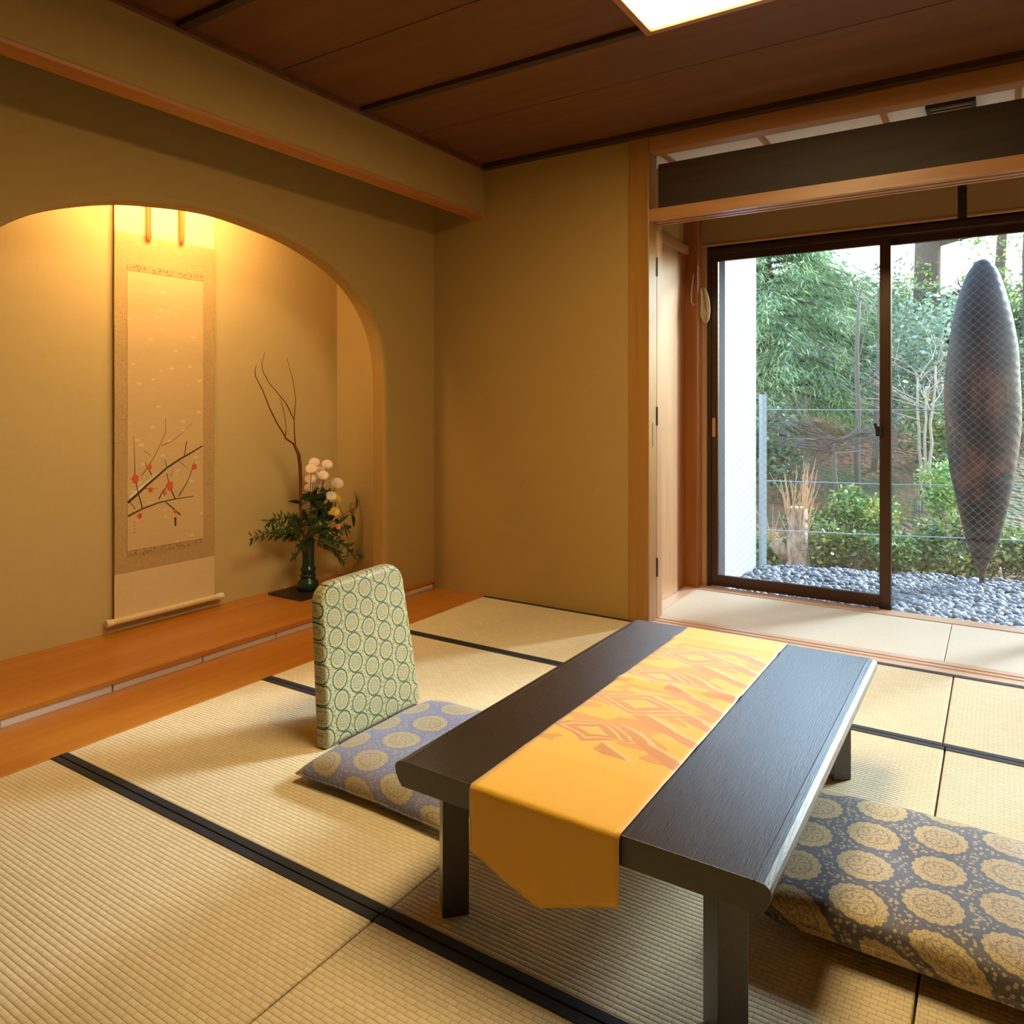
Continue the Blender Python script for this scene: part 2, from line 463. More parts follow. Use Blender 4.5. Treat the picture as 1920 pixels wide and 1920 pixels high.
# niche box
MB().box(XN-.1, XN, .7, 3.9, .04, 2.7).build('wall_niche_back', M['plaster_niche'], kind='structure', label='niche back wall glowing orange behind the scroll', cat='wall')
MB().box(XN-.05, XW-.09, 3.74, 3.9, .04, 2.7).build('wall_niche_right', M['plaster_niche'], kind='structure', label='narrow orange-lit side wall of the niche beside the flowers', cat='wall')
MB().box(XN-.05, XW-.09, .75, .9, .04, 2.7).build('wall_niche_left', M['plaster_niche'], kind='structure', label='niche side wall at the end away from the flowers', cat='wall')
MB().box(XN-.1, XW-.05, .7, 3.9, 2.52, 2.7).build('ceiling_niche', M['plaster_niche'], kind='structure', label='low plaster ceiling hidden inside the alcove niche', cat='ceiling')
MB().box(XN-.2, -1.786, YB, YB+.12, -.1, 2.95).build('wall_back', M['plaster'], kind='structure', label='plain olive plaster wall between alcove and wooden post', cat='wall')
MB().box(XR, XR+.15, YR, 5.3, -.1, 2.95).build('wall_right', M['plaster'], kind='structure', label='plaster side wall opposite the alcove', cat='wall')
MB().box(XN-.2, XR+.15, YR-.15, YR, -.1, 2.95).build('wall_rear', M['plaster'], kind='structure', label='plaster wall facing the window', cat='wall')
MB().box(XN-.2, XN-.1, YR, 4.2, -.3, 2.95).build('wall_outer', M['plaster'], kind='structure', label='outer wall behind the alcove niche', cat='wall')
# drop wall (lintel) in front of the alcove
MB().box(XT-.10, XT, YR, YB+.01, 2.475, ZC+.02).build('wall_drop', M['plaster'], kind='structure', label='long olive plaster drop wall hanging in front of the alcove', cat='wall', bevel=.006)
MB().box(XT-.103, XT+.003, YR, YB+.01, 2.458, 2.476).build('trim_2', M['trim_y'], kind='structure', label='thin orange wood strip under the plaster drop wall', cat='trim', bevel=.002)

# alcove platform
MB().prism([(XN-.02, .02), (XN-.02, .065), (XW-.012, .065), (XW+.003, .062), (XW+.006, .055), (XW+.006, .036), (XW-.01, .034), (XW-.01, .02)], 1, YR, YB+.01).build(
    'alcove_platform', M['keyaki'], label='polished orange wooden alcove platform under the scroll', cat='platform', kind='structure')
st = empty('trim_3', (XW, 2.3, 0), 'pale segmented strip below the orange alcove platform edge', 'trim', kind='structure')
ys = [YB - .01 - .44*i for i in range(14)]
for a, b in zip(ys[1:], ys[:-1]):
    if a > YR: MB().box(XW-.02, XW-.004, a+.003, b-.003, .0, .034).build('strip_piece', M['strip'], st, bevel=.002)

# ceiling
ce = MB().box(XN-.3, XR+.2, YR-.2, YB+.15, ZC+.015, ZC+.25).build('ceiling', M['cedar_dark'], kind='structure', label='cedar board ceiling with dark battens', cat='ceiling')
joints = [3.335, 2.88, 2.35, 1.84, 1.32, .80, .28, -.24, -.76, -1.28, YR]
prev = YB
for i, j in enumerate(joints):
    MB().box(XT, XR, j+.003, prev-.003, ZC, ZC+.03).build('ceiling_board', M['cedar'], ce, bevel=.003)
    if i % 2 == 1:
        MB().box(XT, XR, j-.022, j+.022, ZC-.024, ZC+.01).build('batten', M['cedar_dark'], ce, bevel=.003)
    prev = j
MB().box(XT-.001, XT+.022, YR, YB, ZC-.03, ZC+.01).build('trim_4', M['cedar'], kind='structure', label='slim cedar moulding where drop wall meets ceiling', cat='trim', bevel=.003)
MB().box(XT, XR, YB-.05, YB+.06, ZC-.032, ZC+.01).build('trim_5', M['cedar_dark'], kind='structure', label='dark cedar moulding along the ceiling above the opening', cat='trim', bevel=.003)

# ------------------------------------------------------------------ opening to the veranda
MB().box(-1.786, -1.662, YB-.012, 4.125, -.02, ZC).build('trim_6', M['hinoki_v'], kind='structure', label='square honey wood post beside the olive wall', cat='post', bevel=.004)
MB().box(-1.662, XR, YB-.005, 4.10, 2.672, 2.76).build('trim_7', M['hinoki_x'], kind='structure', label='pale wood beam above the open transom gap', cat='beam', bevel=.003)
kp = [(YB-.01, 2.282), (YB-.01, 2.347), (4.15, 2.347), (4.15, 2.282), (4.123, 2.282), (4.121, 2.298), (4.105, 2.298), (4.103, 2.282), (4.07, 2.282), (4.068, 2.298), (4.052, 2.298), (4.05, 2.282)]
MB().prism(kp, 0, -1.662, XR).build('trim_8', M['hinoki_x'], kind='structure', label='pale wood lintel with two grooves underneath', cat='lintel')
MB().box(-1.63, XR, 4.062, 4.092, 2.345, 2.612).build('transom_board', M['dark_board'], label='wide dark brown transom board above the grooved lintel', cat='board', bevel=.002)
# folded door leaf against the post, with hinges
d1 = empty('door_1', (-1.69, 4.16, 0), 'slim pale folding door edge with three black hinges', 'door', kind='structure')
MB().box(-1.705, -1.662, 4.127, 4.205, .004, 2.30).build('door_stile', M['hinoki_pale'], d1, bevel=.003)
for zz in (2.04, 1.176, .30):
    MB().box(-1.668, -1.656, 4.118, 4.131, zz-.055, zz+.055).build('hinge', M['black'], d1, bevel=.002)
MB().box(-1.6635, -1.6605, 4.058, 4.063, 1.0, 1.14).build('latch_slot', M['dark_wood'], d1)
# veranda side: door panel, header, jamb, plaster
MB().box(-2.0, -1.80, 4.125, 5.25, -.1, 2.95).build('wall_veranda', M['plaster'], kind='structure', label='small plaster patch above the veranda cupboard door', cat='wall')
d2 = empty('door_2', (-1.79, 4.5, 0), 'plain pinkish wood cupboard door at the veranda end', 'door', kind='structure')
MB().box(-1.80, -1.785, 4.2, 4.79, .004, 2.262).build('door_panel', M['hinoki_pale'], d2, bevel=.002)
MB().box(-1.80, -1.765, 4.2, 4.95, 2.262, 2.315).build('door_header', M['hinoki_x'], d2, bevel=.003)
MB().box(-1.80, -1.79, 4.79, 4.95, .004, 2.262).build('door_jamb', M['post_red'], d2, bevel=.003)
MB().box(-1.815, -1.705, 4.95, 5.06, -.02, 2.72).build('trim_9', M['post_red'], kind='structure', label='reddish wood post beside the window', cat='post', bevel=.004)
MB().box(-1.71, -1.68, 5.045, 5.10, -.02, 2.72).build('trim_10', M['hinoki_pale'], kind='structure', label='thin pale wood jamb strip beside the window frame', cat='trim', bevel=.002)
# veranda ceiling
vc = MB().box(-1.85, XR+.15, 4.10, 5.4, 2.725, 2.95).build('ceiling_veranda', M['white_ceiling'], kind='structure', label='white veranda ceiling with thin wood battens', cat='ceiling')
for x in (-1.66, -1.098, -.49, .08, .68, 1.28):
    MB().box(x-.013, x+.013, 4.10, 5.08, 2.705, 2.727).build('batten', M['trim_y'], vc, bevel=.002)
MB().box(-1.85, XR+.15, 5.08, 5.22, 2.31, 2.95).build('wall_front', M['dark_board'], kind='structure', label='wall strip above the window behind the blinds', cat='wall')
cv = empty('ceiling_vent', (-.195, 4.30, 2.70), 'small dark vent grille in the white veranda ceiling', 'vent')
MB().box(-.30, -.09, 4.19, 4.21, 2.685, 2.727).box(-.30, -.09, 4.47, 4.49, 2.685, 2.727).box(-.30, -.28, 4.21, 4.47, 2.685, 2.727).box(-.11, -.09, 4.21, 4.47, 2.685, 2.727).build('frame', M['dark_wood'], cv, bevel=.002)
for k in range(6):
    yy = 4.235+k*.042
    MB().box(-.28, -.11, yy, yy+.018, 2.692, 2.712).build('slat', M['blind'], cv)
MB().box(-.28, -.11, 4.21, 4.47, 2.716, 2.726).build('backing', M['black'], cv)

# ------------------------------------------------------------------ window
w1 = empty('window_1', (-.3, 5.12, 0), 'bronze framed sliding window with wired glass onto the garden', 'window', kind='structure')
WT = 2.32
MB().box(-1.69, XR, 5.08, 5.20, 2.268, WT).build('window_head', M['alu_brown'], w1, bevel=.003)
MB().box(-1.69, -1.655, 5.08, 5.20, -.04, 2.268).build('window_jamb', M['alu_brown'], w1, bevel=.003)
MB().prism([(5.03, -.12), (5.03, -.004), (5.085, -.004), (5.09, -.03), (5.135, -.035), (5.14, -.10), (5.20, -.11), (5.20, -.14)], 0, -1.69, XR).build('window_sill', M['sill'], w1, bevel=.003)
def sash(x0, x1, y, z0, z1, sl, sr, rb, rt, nm):
    s = empty(nm, (x0, y, z0)); s.parent = w1; s.location = Vector((x0, y, z0)) - w1.location
    t = .016
    MB().box(x0, x0+sl, y-t, y+t, z0, z1).build('stile', M['alu_brown'], s, bevel=.003)
    MB().box(x1-sr, x1, y-t, y+t, z0, z1).build('stile', M['alu_brown'], s, bevel=.003)
    MB().box(x0+sl, x1-sr, y-t, y+t, z0, z0+rb).build('rail', M['alu_brown'], s, bevel=.003)
    MB().box(x0+sl, x1-sr, y-t, y+t, z1-rt, z1).build('rail', M['alu_brown'], s, bevel=.003)
    MB().box(x0+sl-.004, x1-sr+.004, y-.003, y+.003, z0+rb-.004, z1-rt+.004).build('pane', M['glass'], s)
    # wire embedded in the glass: two diagonal sets clipped to the pane
    a0, a1, b0, b1 = x0+sl, x1-sr, z0+rb, z1-rt
    m = MB(); r = .0007; p = .047
    ww, hh = a1-a0, b1-b0
    k = -hh
    while k < ww:
        xs0 = max(0, k); xs1 = min(ww, k+hh)
        if xs1 - xs0 > .01:
            for mir in (0, 1):
                f = (lambda q: a0+q) if not mir else (lambda q: a1-q)
                A = (f(xs0), y, b0+xs0-k); B = (f(xs1), y, b0+xs1-k)
                m.tube([A, B], r, 3, False)
        k += p
    m.build('wire_mesh', M['mesh_wire'], s, kind='stuff')
    return s
s1 = sash(-1.655, -.548, 5.105, .002, 2.275, .045, .062, .075, .055, 'sash')
s2 = sash(-.60, .45, 5.160, -.135, 2.275, .05, .05, .06, .055, 'sash')
s3 = sash(.40, 1.10, 5.105, .002, 2.275, .05, .05, .075, .055, 'sash')
s4 = sash(1.08, XR, 5.160, -.135, 2.275, .05, .05, .06, .055, 'sash')
MB().box(-.612, -.545, 5.083, 5.10, -.02, .03).build('end_cap', M['black'], s1, bevel=.003)
MB().box(-.628, -.590, 5.06, 5.09, 1.05, 1.11).tube([(-.618, 5.07, 1.08), (-.632, 5.06, 1.13)], [.011, .008], 8).build('window_lock', M['black'], s1, bevel=.003)
MB().box(-1.648, -1.626, 5.083, 5.09, 1.02, 1.15).build('pull_plate', M['hinoki_pale'], s1, bevel=.002)

# roller blinds
for nm, x0, x1, lab in (('roller_blind', -1.705, -.195, 'brown roller blind nearly rolled up, beside the reddish post'), ('roller_blind', -.150, 1.35, 'brown roller blind nearly rolled up, over the dark spindle sculpture')):
    b = empty(nm, ((x0+x1)/2, 5.03, 2.33), lab, 'blind', 'roller blinds above the window')
    MB().box(x0, x1, 5.026, 5.031, 2.325, 2.64).build('fabric', M['blind'], b)
    MB().box(x0, x1, 5.018, 5.038, 2.314, 2.328).build('bottom_bar', M['hinoki_x'], b, bevel=.003)
    MB().tube([(x0-.004, 5.045, 2.66), (x1+.004, 5.045, 2.66)], .032, 14).build('roller', M['blind'], b, smooth=True, sharp=40)
c1 = empty('blind_pull_cord', (-1.73, 5.035, 1.9), 'cream bead chain of the blind looped up on the reddish post', 'cord')
pts = [(-1.722, 5.03, 2.64), (-1.724, 5.025, 2.35), (-1.735, 4.945, 2.1), (-1.745, 4.940, 1.98), (-1.742, 4.938, 1.93), (-1.725, 4.938, 1.905), (-1.708, 4.938, 1.92)]
MB().tube(pts, .0045, 6).build('chain', M['cord'], c1, smooth=True)
m = MB()
for k in range(5):
    ax = .012+.006*k; az = .085+.009*k
    m.tube([(-1.680+ax*math.cos(a)+.012*math.sin(a)*-1, 5.03-.004*k, 1.935-.004*k+az*math.sin(a)) for a in [2*math.pi*i/18 for i in range(19)]], .004, 5, False)
m.build('coil', M['cord'], c1, smooth=True)
MB().tube([(-1.683, 5.055, 2.0), (-1.683, 5.015, 2.005)], .006, 8).build('peg', M['hinoki_pale'], c1, smooth=True)

# ------------------------------------------------------------------ ceiling lamp
lx0, lx1, ly0, ly1 = -1.2, -.44, 1.51, 2.872
cl = empty('ceiling_lamp', ((lx0+lx1)/2, (ly0+ly1)/2, ZC), 'flat white ceiling lamp panel in a honey wood frame', 'lamp')
for a in ((lx0, lx0+.03, ly0, ly1), (lx1-.03, lx1, ly0, ly1), (lx0+.03, lx1-.03, ly0, ly0+.03), (lx0+.03, lx1-.03, ly1-.03, ly1)):
    MB().box(a[0], a[1], a[2], a[3], ZC-.05, ZC).build('frame_bar', M['hinoki_x'], cl, bevel=.003)
MB().box(lx0+.028, lx1-.028, ly0+.028, ly1-.028, ZC-.036, ZC-.024).build('diffuser', M['lamp_panel'], cl)

# alcove lamp, hidden above the arch behind the wall
nl = empty('niche_lamp', (-3.40, 2.35, 2.45), 'warm tube lamp hidden above the alcove arch', 'lamp')
MB().tube([(-3.42, 2.0, 2.43), (-3.42, 2.8, 2.43)], .016, 12).build('tube', M['niche_tube'], nl, smooth=True, sharp=40)
MB().box(-3.46, -3.38, 1.95, 2.85, 2.46, 2.525).build('housing', M['ivory'], nl, bevel=.004)
for a in (1.96, 2.798):
    MB().box(-3.43, -3.41, a, a+.042, 2.41, 2.465).build('socket', M['ivory'], nl)
# ------------------------------------------------------------------ low table
TX0, TX1, TY0, TY1, TZ = -1.240, -.343, 1.393, 2.821, .381
tb = empty('low_table', ((TX0+TX1)/2, (TY0+TY1)/2, 0), 'low black-stained oak table with diagonal square legs on the tatami', 'table')
half = [(-.030, TZ), (-.014, TZ-.0015), (-.003, TZ-.009), (0, TZ-.018), (-.003, TZ-.034), (-.012, TZ-.050), (-.022, TZ-.062)]
pr = [(TX1+dx, z) for dx, z in half] + [(TX0-dx, z) for dx, z in reversed(half)]
MB().prism(pr, 1, TY0, TY1).build('tabletop', M['lacquer'], tb, bevel=.0015, seg=2)
for gx in (TX0+.031, TX1-.031):
    MB().box(gx-.0011, gx+.0011, TY0-.0002, TY1+.0002, TZ-.003, TZ+.0003).build('groove_line', M['black'], tb)
A_ = .046
for cx_ in (-1.132, -.456):
    for cy_ in (1.490, 2.714):
        MB().prism([(cx_-A_, cy_), (cx_, cy_-A_), (cx_+A_, cy_), (cx_, cy_+A_)], 2, 0, TZ-.061).build('leg', M['lacquer'], tb, bevel=.002)

# ------------------------------------------------------------------ table runner with pointed, hanging ends
rn = empty('table_runner', ((-1.006-.64)/2, TY0, TZ), 'golden orange silk table runner with pointed end hanging over the table edge', 'table runner')
RX0, RX1 = -1.008, -.638
NX = 24
path = []          # (y, z) centre path, hang measured separately at the ends
zt = TZ+.0022
rr = .012
rows_ = []
def crease(y, x):
    z = 0
    for yc, amp, w, sk in ((2.20, .0045, .022, .10), (2.68, .004, .02, .05), (1.62, .0012, .02, .02), (1.80, .0015, .05, .15)):
        z += amp*math.exp(-((y-yc-sk*(x+.82))/w)**2)
    return z
ysamp = list(np.linspace(TY0+.004, TY1-.004, 90))
for j, y in enumerate(ysamp):
    rows_.append([(RX0+(RX1-RX0)*i/NX, y, zt+crease(y, RX0+(RX1-RX0)*i/NX)) for i in range(NX+1)])
def hang(sgn, yedge):
    out = []
    for k in range(1, 8):
        a = math.pi/2*k/7
        out.append([(RX0+(RX1-RX0)*i/NX, yedge+sgn*(rr*math.sin(a)-.004), zt-rr*(1-math.cos(a))) for i in range(NX+1)])
    for k in range(1, 13):
        row = []
        for i in range(NX+1):
            u = i/NX; tip = 1-abs(u-.49)/.51
            zb = .241-.072*max(0, tip)
            z = (zt-rr)+(zb-(zt-rr))*k/12
            row.append((RX0+(RX1-RX0)*u, yedge+sgn*(rr-.004+.003*math.sin(u*7)*k/12), z))
        out.append(row)
    return out
allrows = list(reversed(hang(-1, TY0))) + rows_ + hang(1, TY1)
m = MB(); W_ = NX+1
m.add([p for r in allrows for p in r], [(j*W_+i, j*W_+i+1, (j+1)*W_+i+1, (j+1)*W_+i) for j in range(len(allrows)-1) for i in range(NX)])
o = m.build('cloth', M['runner'], rn, smooth=True)
sm = o.modifiers.new('solid', 'SOLIDIFY'); sm.thickness = .0014; sm.offset = 1

# ------------------------------------------------------------------ zabuton cushions and legless chairs
def cushion(name, x0, x1, y0, y1, z0, h, mat, label, power=.42, flat=.25, group=None, top=0):
    cx_, cy_ = (x0+x1)/2, (y0+y1)/2; hx, hy = (x1-x0)/2, (y1-y0)/2
    e = empty(name, (cx_, cy_, z0), label, 'cushion', group)
    n = 40; m = MB(); vs_ = []; idx = {}
    for s in (1, -1):
        for j in range(n+1):
            for i in range(n+1):
                u = -1+2*i/n; v = -1+2*j/n
                if s == -1 and (i in (0, n) or j in (0, n)):
                    idx[(s, i, j)] = idx[(1, i, j)]; continue
                sx = math.sin(u*math.pi/2); sy = math.sin(v*math.pi/2)
                b = max(0, (1-sx**4)*(1-sy**4))**power
                pinch = .035*(1-sx*sx)*abs(sy)**6; pin2 = .035*(1-sy*sy)*abs(sx)**6
                X_ = cx_+hx*sx*(1-pin2); Y_ = cy_+hy*sy*(1-pinch)
                dim = 1-.12*math.exp(-((sx/.25)**2+(sy/.25)**2))
                z = z0+flat*h + (s*(1-flat)*h*b*dim if s == 1 else s*flat*h*b)
                z += .003*mnoise.noise(Vector((X_*9, Y_*9, s*3.0)))*(1 if s == 1 else 0)
                idx[(s, i, j)] = len(vs_); vs_.append((X_, Y_, z))
    fs = []
    for s in (1, -1):
        for j in range(n):
            for i in range(n):
                q = (idx[(s, i, j)], idx[(s, i+1, j)], idx[(s, i+1, j+1)], idx[(s, i, j+1)])
                fs.append(q if s == 1 else q[::-1])
    m.add(vs_, fs)
    cov = m.build('cover', mat, e, smooth=True)
    # seam cord along the rim and corner tassels
    rim = [idx[(1, i, 0)] for i in range(n)] + [idx[(1, n, j)] for j in range(n)] + [idx[(1, n-i, n)] for i in range(n)] + [idx[(1, 0, n-j)] for j in range(n+1)]
    MB().tube([vs_[k] for k in rim], .003, 5, False).build('seam', mat, cov, smooth=True)
    return e
cushion('floor_cushion', -1.945, -1.335, 1.70, 2.40, .012, .085, M['brocade_blue'], 'thin blue-gray brocade cushion in front of the green chair back', .4, .22)
cushion('floor_cushion', -.478, .125, 1.795, 2.405, .03, .098, M['brocade_gray'], 'thick gray and gold medallion cushion on the dark seat board', .22, .3)

def zaisu(xb, yc, face, matb, label, seat, backrest=True):
    """legless chair; face=+1 looks toward +x"""
    e = empty('legless_chair', (xb, yc, 0), label, 'chair', )
    sx0, sx1 = seat
    MB().box(min(sx0, sx1), max(sx0, sx1), yc-.215, yc+.215, 0.0, .014 if face > 0 else .03).build('seat_board', M['dark_wood'], e, bevel=.004)
    if backrest:
        w0, w1, H_, R_ = .268, .235, .585, .085
        out = [(-w0, .0), (w0, .0)]
        hw = lambda z: w0+(w1-w0)*min(1, z/H_)
        for k in range(9):
            a = math.pi/2*k/8
            out.append((hw(H_)-R_+R_*math.cos(a), H_-R_+R_*math.sin(a)))
        for k in range(9):
            a = math.pi/2+math.pi/2*k/8
            out.append((-hw(H_)+R_+R_*math.cos(a), H_-R_+.9*R_*math.sin(a)))
        lean = math.tan(math.radians(7.5))
        m = MB(); n = len(out); th = .058
        vs_ = []
        for off in (0, -th*face):
            vs_ += [(xb+off-face*lean*z, yc+y, z) for y, z in out]
        m.add(vs_, [tuple(range(n)), tuple(range(2*n-1, n-1, -1))] + [(i, i+n, (i+1) % n+n, (i+1) % n) for i in range(n)])
        bo = m.build('backrest', matb, e, bevel=.02, seg=5, smooth=True, sharp=30)
    return e
zaisu(-2.025, 2.178, 1, M['brocade_green'], 'legless floor chair with green and cream medallion brocade back', (-2.02, -1.56))
zaisu(.22, 2.10, -1, M['brocade_green'], 'dark wooden legless chair seat under the gray and gold cushion', (-.40, .21))

# ------------------------------------------------------------------ hanging scroll
def scroll_mat(name, base, dots, sc, amt):
    t = NT(name); co = t.coord()
    f = t.n('ShaderNodeTexVoronoi', {'Vector': co, 'Scale': sc}).outputs[0]
    w = t.noise(t.mapping(co, (8, 6, 90)), 1.0, 3)
    c = t.mix(t.math('MULTIPLY', t.math('LESS_THAN', f, .35), amt), base, dots)
    c = t.mix(t.math('MULTIPLY', w, .3), c, tuple(x*.8 for x in base[:3])+(1,))
    return t.bsdf(Base_Color=c, Roughness=.8, Normal=t.bump(w, .25, .003))
M['scroll_silk'] = scroll_mat('scroll_beige_silk', srgb(196, 166, 112), srgb(170, 138, 88), 90.0, .6)
M['scroll_plain'] = scroll_mat('scroll_plain_cream', srgb(232, 208, 160), srgb(226, 200, 150), 40.0, .3)
M['scroll_band'] = scroll_mat('scroll_band', srgb(190, 158, 108), srgb(124, 90, 50), 70.0, .9)
def paint_paper():
    t = NT('painting_silk'); co = t.coord()
    mp = t.mapping(co, (1, 1, 1.9))
    v = t.n('ShaderNodeTexVoronoi', {'Vector': mp, 'Scale': 13.0}).outputs[0]
    flake = t.ramp(v, [(.10, 1.0), (.24, 0.0)])
    w = t.noise(t.mapping(co, (3, 5, 40)), 1.0, 3)
    c = t.mix(t.math('MULTIPLY', flake, .55), srgb(222, 192, 140), srgb(250, 236, 200))
    c = t.mix(t.math('MULTIPLY', w, .3), c, srgb(190, 160, 112))
    return t.bsdf(Base_Color=c, Roughness=.85, Normal=t.bump(w, .25, .003))
M['painting'] = paint_paper()
M['ink'] = plain('brown_black_ink', srgb(78, 62, 48), .9)
M['ink_pale'] = plain('pale_brown_ink', srgb(150, 122, 84), .9)
M['plum'] = plain('plum_red_paint', srgb(226, 98, 62), .9)
M['snow'] = plain('white_snow_paint', srgb(240, 232, 214), .9)
M['ribbon'] = plain('orange_silk_ribbon', srgb(206, 120, 44), .7)
SX = -3.838
hs = empty('hanging_scroll', (SX, 2.453, .11), 'tall hanging scroll painted with a snowy red plum branch', 'scroll')
yA, yB = 2.157, 2.749
def gently(y0, y1, z0, z1, x, th, ny=10, nz=24, amp=.004):
    m = MB(); vs_ = []
    for s in (0, th):
        for j in range(nz+1):
            for i in range(ny+1):
                z = z0+(z1-z0)*j/nz; y = y0+(y1-y0)*i/ny
                wv = amp*mnoise.noise(Vector((y*1.3, z*5.5, 2.2)))
                vs_.append((x+s+wv, y, z))
    W2 = ny+1; N2 = W2*(nz+1); fs = []
    for j in range(nz):
        for i in range(ny):
            a = j*W2+i
            fs.append((a, a+W2, a+W2+1, a+1)); fs.append((N2+a, N2+a+1, N2+a+W2+1, N2+a+W2))
    for i in range(ny):
        fs.append((i, i+1, N2+i+1, N2+i)); a = nz*W2+i; fs.append((a+1, a, N2+a, N2+a+1))
    for j in range(nz):
        a = j*W2; fs.append((a+W2, a, N2+a, N2+a+W2)); a = j*W2+ny; fs.append((a, a+W2, N2+a+W2, N2+a))
    m.add(vs_, fs); return m
gently(yA, yB, 2.145, 2.48, SX, .002, amp=.002).build('top_panel', M['scroll_plain'], hs, smooth=True, sharp=40)
gently(yA, yB, .362, 2.145, SX, .002, nz=60, amp=.004).build('silk_mount', M['scroll_silk'], hs, smooth=True, sharp=40)
gently(yA, yB, .118, .362, SX, .002, amp=.002).build('bottom_panel', M['scroll_plain'], hs, smooth=True, sharp=40)
pto = gently(2.225, 2.672, .476, 1.947, SX+.0022, .002, nz=60, amp=.004).build('painting', M['painting'], hs, smooth=True, sharp=40)
for z0, z1 in ((1.949, 1.985), (.444, .474)):
    gently(2.225, 2.672, z0, z1, SX+.0022, .002, nz=3, amp=.004).build('brocade_band', M['scroll_band'], hs, smooth=True, sharp=40)
MB().tube([(SX+.012, yA-.012, .122), (SX+.012, yB+.012, .122)], .016, 14).build('roller', M['scroll_plain'], hs, smooth=True, sharp=40)
for a, b in ((yA-.048, yA-.012), (yB+.012, yB+.048)):
    MB().tube([(SX+.012, a, .122), (SX+.012, a+.006, .122), (SX+.012, b-.004, .122), (SX+.012, b, .122)], [.017, .02, .0185, .017], 14).build('roller_knob', M['ivory'], hs, smooth=True, sharp=40)
MB().tube([(SX+.008, yA-.01, 2.49), (SX+.008, yB+.01, 2.49)], .011, 12).build('hanging_rod', M['dark_wood'], hs, smooth=True, sharp=40)
for y, z, tw in ((2.335, 2.11, .5), (2.528, 2.13, -.6)):
    m = MB(); L = []
    for k in range(13):
        s = k/12; zz = 2.47-(2.47-z)*s; a = tw*math.sin(s*3.0)
        hw = .021*(1-.35*s) if k < 12 else .004
        L.append(((SX+.020+math.sin(a)*hw, y-math.cos(a)*hw, zz), (SX+.020-math.sin(a)*hw, y+math.cos(a)*hw, zz)))
    vs_ = [p for q in L for p in q]
    m.add(vs_, [(2*i, 2*i+1, 2*i+3, 2*i+2) for i in range(12)])
    rb_ = m.build('ribbon', M['ribbon'], hs, smooth=True)
    s_ = rb_.modifiers.new('solid', 'SOLIDIFY'); s_.thickness = .0015
def wv(y, z): return SX+.0022+.002+.004*mnoise.noise(Vector((y*1.3, z*5.5, 2.2)))
def stroke(ptsyz, w0, w1, name, mat, lift=.0006):
    m = MB(); L = []; P = [Vector(p) for p in ptsyz]
    Q = []
    for i in range(len(P)-1):
        for k in range(4): Q.append(P[i].lerp(P[i+1], k/4))
    Q.append(P[-1])
    for i, p in enumerate(Q):
        d = Q[min(i+1, len(Q)-1)]-Q[max(i-1, 0)]; d.normalize(); nn = Vector((-d.y, d.x))
        w = (w0+(w1-w0)*i/(len(Q)-1))/2
        for s in (1, -1):
            q = p+nn*w*s; L.append((wv(q.x, q.y)+lift, q.x, q.y))
    m.add(L, [(2*i+1, 2*i+3, 2*i+2, 2*i) for i in range(len(Q)-1)])
    return m.build(name, mat, pto)
ST = [([(2.226, .729), (2.281, .769), (2.333, .811), (2.38, .844), (2.448, .896), (2.532, .942), (2.597, .971), (2.668, 1.006)], .015, .008),
 ([(2.226, .658), (2.307, .688), (2.4, .71), (2.497, .72), (2.612, .723)], .010, .004),
 ([(2.307, .689), (2.284, .775), (2.275, .819), (2.265, .888), (2.262, .98), (2.259, 1.079)], .007, .002),
 ([(2.301, .863), (2.337, .907), (2.366, .949), (2.407, 1.023), (2.442, 1.091), (2.44, 1.168)], .007, .003),
 ([(2.414, 1.019), (2.469, 1.036), (2.532, 1.075), (2.605, 1.139)], .005, .002),
 ([(2.36, .863), (2.346, .891), (2.32, .933)], .006, .003), ([(2.554, .957), (2.561, 1.002), (2.568, 1.038)], .005, .005),
 ([(2.521, .927), (2.572, .887)], .005, .003), ([(2.448, .899), (2.434, .945)], .004, .003),
 ([(2.518, .732), (2.568, .799), (2.597, .862), (2.619, .927)], .006, .003), ([(2.497, .722), (2.476, .769), (2.455, .835), (2.448, .867)], .007, .004),
 ([(2.4, .729), (2.427, .774), (2.462, .802)], .007, .004), ([(2.441, .709), (2.49, .664), (2.529, .627)], .006, .008),
 ([(2.314, .996), (2.353, .969)], .004, .003), ([(2.268, .691), (2.236, .734)], .004, .003), ([(2.469, .847), (2.486, .887)], .005, .003),
 ([(2.497, .618), (2.498, .57)], .014, .010)]
for k, (p, a, b) in enumerate(ST):
    stroke(p, a, b, 'painted_twig', M['ink_pale'] if k in (3, 4, 7, 13, 15) else M['ink'])
stroke([(2.24, .752), (2.287, .79), (2.34, .832), (2.40, .872)], .016, .004, 'painted_snow', M['snow'], .0004)
stroke([(2.32, .793), (2.393, .785)], .006, .003, 'painted_twig', M['plum'])
for y, z, r in ((2.268, .851, .026), (2.465, .796, .028), (2.616, .891, .02), (2.346, .907, .017), (2.291, .651, .018), (2.353, .784, .017), (2.434, .76, .016), (2.497, .651, .013)):
    m = MB(); NP = 40; ring = []
    for i in range(NP):
        a = 2*math.pi*i/NP; q = r*(.72+.28*abs(math.sin(2.5*a)))
        yy, zz = y+q*math.cos(a)*.85, z+q*math.sin(a); ring.append((wv(yy, zz)+.0009, yy, zz))
    m.add(ring+[(wv(y, z)+.0009, y, z)], [(i, (i+1) % NP, NP) for i in range(NP)])
    m.build('painted_blossom', M['plum'], pto)
for k in range(4):
    z = .624-.017*k
    stroke([(2.262+.001*(k % 2), z), (2.264, z-.009)], .005, .004, 'signature_stroke', M['ink_pale'])

